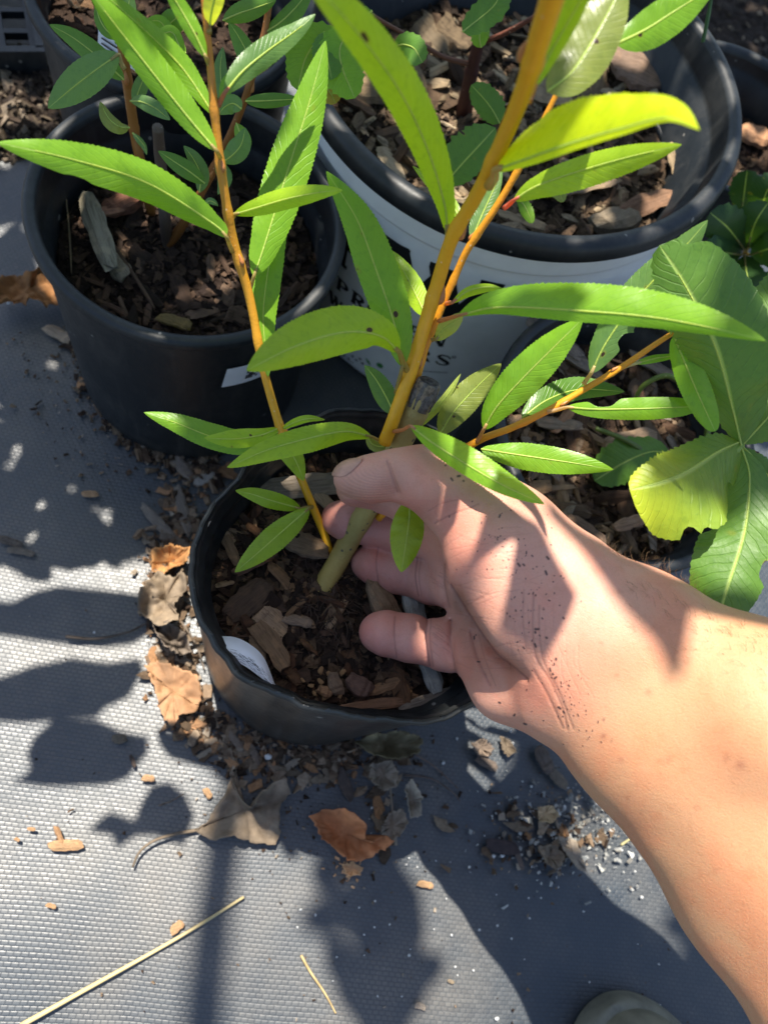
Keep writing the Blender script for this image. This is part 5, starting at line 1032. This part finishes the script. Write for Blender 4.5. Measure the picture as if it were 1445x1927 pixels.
for u, v, a, L, w_, c, lb in [(650, 1475, 1.2, 62, 24, (.09, .07, .06), 'dark brown bark piece below the front pot'), (505, 1540, 0, 20, 14, (.10, .06, .05), 'dark chip under the grey lobed leaf'), (915, 1437, .5, 40, 20, (.14, .11, .09), 'brown chip right of the front pot'), (1022, 1430, 1.1, 52, 28, (.12, .095, .08), 'dark oval bark chip under the hand'), (1050, 1465, .8, 44, 22, (.17, .14, .11), 'grey brown chip under the hand'),
                           (945, 1592, .2, 60, 30, (.06, .045, .045), 'dark soil lump below the wrist'), (975, 1615, 1.2, 44, 10, (.13, .10, .085), 'narrow dark splinter beside the soil lump'), (480, 1420, 1.1, 40, 16, (.17, .13, .10), 'brown chip at the foot of the front pot'), (445, 1395, .9, 44, 16, (.22, .17, .13), 'grey brown chip at the lower left foot of the front pot'), (400, 1410, -.5, 60, 14, (.27, .22, .165), 'thin pale splinter left of the front pot foot'),
                           (545, 1440, -.6, 60, 14, (.30, .25, .19), 'pale narrow splinter below the front pot'), (300, 985, .8, 90, 22, (.20, .17, .14), 'grey splinter standing off the left side of the front pot'), (345, 960, 1.3, 90, 24, (.21, .175, .14), 'grey brown bark strip at the left back of the front pot'), (330, 1020, .4, 60, 18, (.16, .13, .1), 'brown bark strip at the left of the front pot'), (20, 1020, .3, 46, 16, (.13, .105, .085), 'brown chip at the left edge in shade'), (40, 1040, .2, 50, 14, (.2, .165, .13), 'grey chip at the left edge in shade'),
                           (110, 630, .5, 50, 22, (.36, .28, .2), 'pale chip on the cloth beside the left pot wall'), (345, 880, .9, 50, 24, (.25, .2, .16), 'grey chip below the left pot'), (385, 900, -.6, 40, 20, (.33, .3, .26), 'pale grey chip between the left and front pots'), (225, 1390, 0, 26, 20, (.15, .125, .095), 'small square chip in the leaf shadow'), (250, 1432, 1.2, 24, 9, (.08, .06, .05), 'dark bit in the leaf shadow'), (790, 1895, .3, 20, 14, (.28, .24, .2), 'pale bit at the bottom middle'), (848, 1847, .4, 12, 8, (.28, .22, .15), 'tiny tan bit in the lower shade')]:
    on_cloth(u, v, a, L, w_, lb, c, random.choice([0, 1, 3, 5]))
def line_thing(name, pts, r, col, label, cat, z=.002, mt='straw'):
    b = MB(); q = spline(pts, 40); tube(b, [G(u, v, z + .0008 * math.sin(k * .5)) for k, (u, v) in enumerate(q[:, :2])], np.linspace(r, r * .55, 40), 6, col); c = G(*pts[0], 0)
    return tag(obj(name, b, M[mt], loc=c), label, cat)
line_thing('straw', [(40, 1930), (180, 1852), (300, 1785), (380, 1738), (459, 1688)], .00145, (.50, .40, .20), 'long straight dry straw on the cloth at the lower left', 'straw', .003)
line_thing('straw', [(567, 1798), (585, 1830), (612, 1870), (632, 1907)], .0008, (.46, .33, .15), 'short curved straw at the bottom, left of centre', 'straw')
line_thing('straw', [(1168, 1590), (1195, 1572), (1226, 1552)], .0009, (.36, .32, .16), 'short greenish straw below the forearm', 'straw')
line_thing('twig', [(125, 1198), (180, 1202), (240, 1190), (285, 1168)], .0011, (.09, .07, .055), 'thin dark twig in a leaf shadow left of the front pot', 'twig', mt='dry')
line_thing('twig', [(760, 1458), (810, 1465), (850, 1490), (866, 1508)], .0008, (.12, .09, .075), 'fine brown stalk lying right of the grey leaves', 'twig', mt='dry')
line_thing('twig', [(782, 1420), (820, 1445), (862, 1484)], .0007, (.14, .10, .08), 'second fine brown stalk nearer the front pot', 'twig', mt='dry')
line_thing('twig', [(318, 1140), (345, 1175), (370, 1215), (385, 1260)], .0009, (.14, .11, .085), 'thin stalk leaning against the left wall of the front pot', 'twig', mt='dry')
line_thing('twig', [(300, 1516), (322, 1508), (345, 1495)], .0006, (.13, .10, .08), 'tiny stalk across the notched leaf shadow', 'twig', mt='dry')
# white perlite
gb = MB(); rr = np.random.default_rng(4); crumb(gb, (0, 0, 0), 1.0, rr, (.62, .62, .60)); g0 = obj('perlite_grain', gb, M['grit']); gd_ = g0.data; bpy.data.objects.remove(g0)
bv = bmesh.new(); bmesh.ops.create_icosphere(bv, subdivisions=2, radius=.8)
for v in bv.verts: v.co *= 1 + .35 * mn.noise(v.co * 1.7)
gd_ = bpy.data.meshes.new('perlite_grain'); bv.to_mesh(gd_); bv.free(); ca = gd_.color_attributes.new('Col', 'FLOAT_COLOR', 'POINT'); ca.data.foreach_set('color', [.62, .62, .6, 1] * len(gd_.vertices)); gd_.materials.append(M['grit'])
GRAINS = [(504, 1424, 15), (600, 1436, 7), (834, 1435, 8), (1062, 1518, 9), (928, 1611, 9), (945, 1610, 10), (566, 1712, 5), (594, 1722, 5), (883, 1632, 6), (770, 1798, 6), (902, 1750, 5), (936, 1742, 5), (560, 1745, 5), (995, 1690, 4), (1018, 1690, 4), (935, 1917, 8), (1000, 1480, 6), (985, 1555, 5), (1240, 1815, 4), (1100, 1460, 6), (1340, 1800, 4), (960, 1375, 7), (965, 1398, 5), (860, 1390, 6), (1170, 1600, 5), (1195, 1640, 5), (1207, 1688, 7), (705, 1745, 4), (850, 1760, 5), (676, 1708, 4), (770, 1615, 4), (640, 1420, 5), (550, 1415, 5), (700, 1520, 6), (560, 1430, 5), (370, 765, 6), (250, 690, 6), (183, 730, 7), (240, 640, 4), (16, 570, 7), (178, 1190, 6), (368, 1225, 12)]
for i in range(48):
    GRAINS.append((dr.uniform(600, 1300), dr.uniform(1400, 1900), dr.uniform(2.2, 4.5)))
for u, v, px in GRAINS:
    q = G(u, v, .001); o = bpy.data.objects.new('perlite_grain', gd_); COL.objects.link(o); s = px * .52 / FPX * .55
    o.location = (q[0], q[1], s * .6); o.scale = (s * dr.uniform(.8, 1.3), s * dr.uniform(.7, 1.1), s * .8); o.rotation_euler = (dr.uniform(0, 6), dr.uniform(0, 6), dr.uniform(0, 6))
    tag(o, 'small white perlite grain lying on the black woven cloth', 'perlite', 'white perlite grains on the cloth')
# soil crumbs swept against the pots
cb = MB()
def strew(path, width, n, smin, smax, cols):
    q = spline(path, 50)[:, :2]
    for _ in range(n):
        p = q[dr.integers(0, 50)] + dr.normal(0, width, 2); w = G(p[0], p[1], 0); s = smin + (smax - smin) * dr.uniform() ** 3
        crumb(cb, (w[0], w[1], s * .3), s, dr, np.array(cols[dr.integers(0, len(cols))]) * dr.uniform(.6, 1.4))
SC_ = [(.035, .022, .015), (.07, .042, .026), (.12, .078, .048), (.18, .125, .08), (.25, .205, .155)]
strew([(140, 640), (175, 720), (215, 790), (270, 840), (340, 870), (420, 880)], 16, 420, .0008, .0038, SC_); strew([(60, 660), (130, 800), (250, 900)], 50, 120, .0006, .002, SC_)
strew([(400, 870), (340, 960), (320, 1060), (320, 1160), (330, 1260), (360, 1340), (420, 1400)], 22, 560, .0008, .0042, SC_); strew([(430, 1400), (520, 1430), (640, 1420), (760, 1420)], 24, 300, .0007, .0036, SC_)
strew([(940, 1560), (1010, 1580), (1090, 1590)], 48, 330, .0006, .003, SC_ + [(.36, .36, .33)] * 2); strew([(1060, 1500), (1130, 1540), (1160, 1600)], 40, 240, .0005, .0022, [(.3, .3, .28), (.2, .19, .17), (.4, .4, .38)])
strew([(440, 1480), (600, 1560), (760, 1500), (900, 1450)], 60, 160, .0005, .002, SC_); strew([(0, 1300), (300, 1500), (700, 1750), (1100, 1800), (1400, 1800)], 170, 200, .0004, .0014, SC_)
strew([(390, 880), (335, 970), (315, 1080), (325, 1200), (335, 1290), (370, 1360), (440, 1410), (560, 1425), (700, 1420)], 26, 900, .0007, .0046, [(.12, .08, .052), (.17, .12, .08), (.22, .165, .115), (.07, .045, .028), (.26, .145, .075)])
strew([(640, 1640), (660, 1635), (650, 1625)], 14, 40, .0006, .002, [(.5, .3, .16)])
def fragment(u, v, s, col):
    p = G(u, v, 0); n = 9; a0 = dr.uniform(0, 6.28); tl = dr.normal(0, .5, 2); V = [p + np.array([0, 0, s * .3 + .001])]
    for i in range(n):
        a = a0 + 6.283 * i / n; r = s * dr.uniform(.55, 1.15) * (1.5 if i % 4 == 0 else 1); x, y = r * math.cos(a) * 1.4, r * math.sin(a) * .8; V.append(p + np.array([x * math.cos(a0) - y * math.sin(a0), x * math.sin(a0) + y * math.cos(a0), max(.0006, s * .35 + x * tl[0] * .5 + y * tl[1] * .5 + dr.normal(0, s * .12))]))
    cb.add(V, [(0, 1 + i, 1 + (i + 1) % n) for i in range(n)], tuple(np.array(col) * dr.uniform(.6, 1.4)))
FR_ = [(.16, .115, .075), (.21, .16, .11), (.11, .075, .048), (.27, .145, .07), (.08, .055, .036)]
for path, wd_, n in [([(390, 890), (330, 980), (315, 1080), (325, 1200), (340, 1300), (400, 1390)], 24, 60), ([(420, 1400), (520, 1440), (640, 1430), (760, 1430)], 26, 34), ([(150, 680), (220, 800), (330, 870), (420, 880)], 16, 26), ([(940, 1560), (1010, 1580), (1090, 1600)], 44, 22), ([(640, 1420), (720, 1480), (760, 1560)], 40, 18)]:
    q_ = spline(path, 50)[:, :2]
    for _ in range(n): pp_ = q_[dr.integers(0, 50)] + dr.normal(0, wd_, 2); fragment(pp_[0], pp_[1], dr.uniform(.0012, .0052), FR_[dr.integers(0, 5)])
tag(obj('soil_crumbs', cb, M['soil'], smooth=False), 'dark soil crumbs and bark dust scattered on the cloth round the pots', 'soil crumbs', None, 'stuff')
# bare soil beside the cloth top left; dark ground standing in for shade top right
def soil_patch(u, v, ru, rv, seed, ncr):
    r = np.random.default_rng(seed); b = MB(); n, m = 60, 90; V = []; Cc = []
    def pt(k, a): return u + math.cos(a) * ru * k * (1 + .12 * math.sin(3 * a + seed)), v + math.sin(a) * rv * k * (1 + .1 * math.sin(4 * a))
    def zz(p, k): return .012 * (1 - k ** 3) + .004 * vn(p, 60, seed) + .003 * vn(p, 150, seed) + .002 * vn(p, 400, seed)
    for i in range(n):
        k = (i + .02) / (n - 1)
        for j in range(m):
            p = G(*pt(k, 2 * math.pi * j / m), 0); V.append((p[0], p[1], zz(p, k) - .003)); c = .5 + vn(p, 120, seed + 3); Cc.append(tuple(np.array((.018, .013, .010)) * (1 + 1.2 * max(0, c))))
    b.add(V, [(i * m + j, (i + 1) * m + j, (i + 1) * m + (j + 1) % m, i * m + (j + 1) % m) for i in range(n - 1) for j in range(m)], Cc)
    for _ in range(ncr):
        k = math.sqrt(r.uniform()); p = G(*pt(k, r.uniform(0, 6.283)), 0); crumb(b, (p[0], p[1], zz(p, k) - .002), r.uniform(.001, .005), r, np.array([(.05, .035, .025), (.1, .075, .05), (.03, .022, .018), (.18, .14, .1)][r.integers(0, 4)]) * r.uniform(.6, 1.3))
    return b
tag(obj('soil', soil_patch(-10, 200, 190, 110, 3, 1100), M['soil'], smooth=False), kind='structure')
tag(obj('soil', soil_patch(1480, 30, 330, 230, 4, 900), M['soil'], smooth=False), kind='structure')  # dark sheet laid where the hollow behind the pots is in deep shade
# black plastic tray with an open lattice, top left corner
tr_ = thing('plant_tray', G(0, 40, 0), 'black plastic lattice tray lying on the soil at the top left corner', 'plant tray')
b = MB(); ux = nrm(G(60, 95, .01) - G(-60, 95, .01)); uy = np.array([-ux[1], ux[0], 0.]); o0 = G(66, 105, .016); o0[2] = .016
def bar(b, p, q, w, h):
    d = nrm(q - p); s = np.cross([0, 0, 1.0], d) * w / 2; z = np.array([0, 0, h / 2]); b.add([p - s - z, p + s - z, p + s + z, p - s + z, q - s - z, q + s - z, q + s + z, q - s + z], [(0, 3, 2, 1), (4, 5, 6, 7), (0, 1, 5, 4), (1, 2, 6, 5), (2, 3, 7, 6), (3, 0, 4, 7)])
for i in range(9): bar(b, o0 - ux * .021 * i, o0 - ux * .021 * i + uy * .16, .004, .007 + .0002 * i)
for j in range(8): bar(b, o0 + uy * .022 * j + ux * .002, o0 + uy * .022 * j - ux * .175, .0045, .0064)
obj('lattice', b, M['plastic'], tr_, smooth=False)
b = MB(); bar(b, o0 + ux * .0052 - uy * .004, o0 + ux * .0052 + uy * .164, .006, .022); bar(b, o0 - uy * .0055 + ux * .008, o0 - uy * .0055 - ux * .18, .006, .022); obj('edge', b, M['plastic'], tr_, smooth=False)
# dark weeds behind the right pot
wd = thing('weed', G(1400, 440, 0), 'dark green low weeds in the shade between the white pot and the right pot', 'weed')
for k_, (p0, p1, p2, h) in enumerate([((1400, 470, .50), (1370, 430, .47), (1335, 400, .46), 34), ((1405, 470, .50), (1420, 420, .47), (1445, 380, .46), 34), ((1395, 480, .50), (1360, 475, .48), (1325, 470, .47), 32), ((1410, 480, .50), (1440, 470, .48), (1480, 455, .47), 34), ((1400, 480, .50), (1405, 520, .48), (1415, 570, .47), 32),
                                         ((1395, 400, .52), (1400, 360, .5), (1405, 320, .49), 26), ((1420, 520, .5), (1450, 540, .48), (1490, 560, .47), 34), ((1430, 420, .5), (1440, 365, .47), (1470, 330, .46), 30)]):
    leaf(wd, [p0, p1, p2], h, h, (.03, .085, .025), .15, teeth=8, tooth=.12, m=M['leaf_broad'], pw=(.6, .5), pet=(1402, 478, .53))
gw = thing('weed', G(1330, 60, .0), 'single thin green stalk beside the white pot rim at the top right', 'weed')
stem(gw, [(1322, 78, .46), (1330, 40, .45), (1337, 0, .44), (1342, -60, .42)], [4, 4, 3.5, 3], (.06, .15, .05), M['stem'], 'stalk', 6)
leaf(gw, [(1338, -8, .44), (1350, -30, .43), (1375, -60, .42)], 12, 12, 'dark', teeth=8)
# ------------------------------------------------------------------ unseen tree overhead: leaves and cut sheets placed to cast the dappled shade
def inside(p, poly):
    x, y = p; c = False; n = len(poly)
    for i in range(n):
        (x0, y0), (x1, y1) = poly[i], poly[(i + 1) % n]
        if (y0 > y) != (y1 > y) and x < (x1 - x0) * (y - y0) / (y1 - y0) + x0: c = not c
    return c
tree = thing('tree', (-1.5, 1.9, 0), 'unseen leafy tree over the pots, its leaves and branch hanging over them', 'tree')
cr_ = MB(); lr_ = np.random.default_rng(8)
def lift_(p, s): return np.array(p) + SUN * s
def tree_leaf(c, L, Wd, yaw, tilt, col=(.07, .16, .03)):
    d = np.array([math.cos(yaw), math.sin(yaw), 0]); sd = np.array([-d[1], d[0], 0]); up_ = np.array([0, 0, 1.0]); sd = sd * math.cos(tilt) + up_ * math.sin(tilt); V = []; U = []
    for i in range(9):
        t = i / 8; w = (t ** .6) * ((1 - t) ** .6) * 1.55 * Wd
        for j, s in enumerate((-1, -.5, 0, .5, 1)): V.append(np.array(c) + d * (t - .5) * L + sd * s * w * (1 + (.08 if i % 2 else -.05) * (abs(s) == 1)) + up_ * (-.12 * L * (t - .5) ** 2 * 4 + .1 * Wd * abs(s))); U.append((t, .5 + s / 2))
    cr_.add(V, [(i * 5 + j, (i + 1) * 5 + j, (i + 1) * 5 + j + 1, i * 5 + j + 1) for i in range(8) for j in range(4)], tuple(np.array(col) * lr_.uniform(.8, 1.2)), U)
def shade(poly, zt, s0, s1, size, step, drop=.1, skip=(), person_skip=False):  # strews unseen leaves up the sun line over a region to be shaded
    us = [p[0] for p in poly]; vs = [p[1] for p in poly]
    for u in np.arange(min(us), max(us), step):
        for v in np.arange(min(vs), max(vs), step):
            p = (u + lr_.uniform(-.3, .3) * step, v + lr_.uniform(-.3, .3) * step)
            if not inside(p, poly) or lr_.uniform() < drop: continue
            g = G(*p, zt)
            if any(inside(pix(g + SUN * ((z - zt) / SUN[2])), q) for q, z in skip): continue
            if person_skip and bvh.ray_cast(Vector(g), Vector(SUN))[0] is not None: continue
            tree_leaf(lift_(g, lr_.uniform(s0, s1)), size * lr_.uniform(.8, 1.25), size * .27 * lr_.uniform(.8, 1.2), lr_.uniform(0, 6.283), lr_.uniform(-.35, .35))
def cut_shadow(poly, s):
    """an unseen sheet cut to the outline of one shadow on the cloth"""
    poly = np.array(poly, float); cc = poly.mean(0); o = lift_(G(*cc, 0), s); pts = [lift_(G(*p, 0), s) for p in poly]
    V = [o + np.array([0, 0, .004])] + [q + np.array([0, 0, .003 * math.sin(k * 1.7)]) for k, q in enumerate(pts)]; n = len(pts)
    cr_.add(V, [(0, 1 + i, 1 + (i + 1) % n) for i in range(n)], (.07, .16, .03), [(.5, .25)] * (n + 1))
HANDLIT = [([(1190, 1360), (1300, 1330), (1700, 1150), (1700, 2300), (1250, 2000), (1120, 1500)], .27), ([(835, 930), (935, 960), (880, 1120), (835, 1090)], .215), ([(985, 950), (1030, 950), (1120, 1050), (1180, 1130), (1270, 1300), (1180, 1420), (1000, 1400), (1090, 1120)], .23), ([(1255, 1130), (1600, 1180), (1600, 2000), (1280, 1700), (1275, 1300)], .25), ([(900, 1240), (1060, 1200), (1100, 1400), (980, 1400)], .2)]
LEAFLIT = [([(1000, 0), (1500, 20), (1500, 430), (1000, 400)], .37), ([(925, 200), (990, 200), (990, 310), (925, 310)], .33), ([(860, 530), (990, 530), (990, 620), (860, 620)], .25), ([(990, -60), (1130, -60), (1080, 150), (1000, 170)], .36), ([(70, -30), (170, -30), (170, 60), (70, 60)], .14)]
shade([(-180, -260), (1620, -260), (1620, 1080), (1330, 1060), (1180, 990), (1000, 880), (860, 790), (600, 770), (440, 760), (260, 690), (60, 540), (-180, 380)], .15, .5, .95, .062, 74, .16, HANDLIT + LEAFLIT)
shade([(-200, 300), (40, 300), (60, 540), (180, 760), (300, 870), (400, 890), (380, 960), (310, 1035), (240, 1042), (180, 1058), (120, 1045), (60, 1062), (0, 1042), (-200, 1030)], 0, .52, .7, .05, 50, .04, [([(135, 945), (200, 925), (225, 895), (270, 905), (292, 930), (262, 985), (200, 975)], 0), ([(-60, 690), (30, 690), (35, 780), (-60, 790)], 0), ([(-60, 385), (20, 380), (50, 450), (-60, 470)], 0)])
shade([(-200, -200), (90, -200), (90, 130), (-200, 130)], .02, .5, .9, .07, 45, 0, LEAFLIT[4:])
shade([(1280, -420), (1900, -420), (1900, 140), (1380, 110), (1300, 20)], .02, .6, .9, .08, 40, 0)
shade([(380, 900), (640, 880), (830, 1040), (860, 1250), (700, 1230), (560, 1250), (545, 1320), (480, 1340), (400, 1260), (380, 1100)], .145, .55, .8, .05, 62, .14, HANDLIT)
shade([(580, 1400), (1100, 1400), (1300, 1680), (1500, 1980), (1060, 1980), (1010, 1780), (940, 1690), (930, 1760), (960, 1927), (830, 1890), (700, 1900), (640, 1850), (730, 1780), (660, 1700), (800, 1640), (740, 1600), (640, 1590), (560, 1480)], 0, 1.3, 1.7, .07, 48, .02, [([(900, 900), (1120, 960), (1800, 960), (1800, 2500), (1250, 2400), (960, 1750), (930, 1450), (860, 1360)], .25), LEAFLIT[0]], True)
for s_, pl in [(.62, [(-60, 1120), (20, 1125), (60, 1110), (110, 1101), (200, 1104), (272, 1112), (290, 1150), (292, 1185), (250, 1205), (200, 1212), (120, 1210), (60, 1200), (0, 1188), (-60, 1190)]),
               (.66, [(-60, 1275), (0, 1262), (60, 1245), (100, 1240), (135, 1228), (200, 1238), (262, 1236), (272, 1258), (240, 1305), (195, 1326), (180, 1350), (95, 1352), (40, 1352), (-60, 1350)]),
               (.60, [(95, 1350), (180, 1345), (230, 1372), (278, 1385), (276, 1412), (258, 1430), (240, 1462), (205, 1475), (130, 1472), (80, 1474), (18, 1470), (44, 1452), (52, 1436), (46, 1412), (60, 1385)]),
               (.64, [(162, 1562), (182, 1536), (205, 1524), (222, 1540), (250, 1543), (262, 1505), (285, 1476), (320, 1470), (348, 1490), (366, 1530), (358, 1562), (346, 1592), (322, 1580), (290, 1570), (256, 1575), (218, 1594), (208, 1566)]),
               (.5, [(292, 1368), (330, 1372), (400, 1400), (460, 1440), (430, 1450), (380, 1440), (320, 1425), (300, 1400)])]: cut_shadow(pl, s_)
def skin_or(u, v, d=.285):
    h = bvh.ray_cast(Vector(CC), Vector(dirv(u, v)), 2); return np.array(h[0]) if h[0] is not None else P(u, v, d)
def strip_shadow(top, bot, s, n=18):  # unseen strip added above the arm, shaped to the shadow it casts
    A = [lift_(skin_or(*q[:2]), s) for q in spline(top, n)]; Bq = [lift_(skin_or(*q[:2]), s) for q in spline(bot, n)]
    cr_.add(A + Bq, [(i, i + 1, n + i + 1, n + i) for i in range(n - 1)], (.07, .16, .03), [(.5, .25)] * (2 * n))
strip_shadow([(905, 958), (960, 968), (1010, 985), (1040, 1040), (1085, 1120)], [(925, 985), (895, 1060), (868, 1115), (895, 1185), (1010, 1240)], .42)
strip_shadow([(1085, 1120), (1070, 1160), (1055, 1190)], [(1000, 1180), (1010, 1220), (1015, 1260)], .42)
strip_shadow([(1020, 930), (1075, 985), (1140, 1025), (1250, 1080), (1340, 1112), (1500, 1165)], [(1030, 968), (1105, 1050), (1160, 1135), (1228, 1212), (1262, 1282), (1284, 1272), (1282, 1205), (1262, 1150), (1340, 1160), (1500, 1192)], .75, 40)
obj('shade_crown', cr_, M['leaf_broad'], tree)  # leaves plus added sheets and strips, all shaped for their shadows
b = MB(); s_ = 1.9; tube(b, spline([lift_(G(430, 1540, 0), s_ - .25), lift_(G(412, 1650, 0), s_), lift_(G(384, 1900, 0), s_), lift_(G(350, 2300, 0), s_)], 20), [.0115] * 20, 8, (.12, .09, .06)); obj('shadow_bar', b, M['trunk'], tree)  # unseen tube added to cast the long dark band on the cloth
b = MB(); top = lift_(G(430, 1540, 0), s_ - .25)
tube(b, spline([(-1.5, 1.9, -.02), (-1.48, 1.87, .6), (-1.40, 1.8, 1.3), (-1.05, 1.45, 1.75), (-.6, .9, 1.75), tuple(top)], 40), np.linspace(.06, .012, 40), 12, (.12, .09, .06), wob=.2); obj('trunk', b, M['trunk'], tree)  # out of view, added to join the shading leaves and tube to the ground
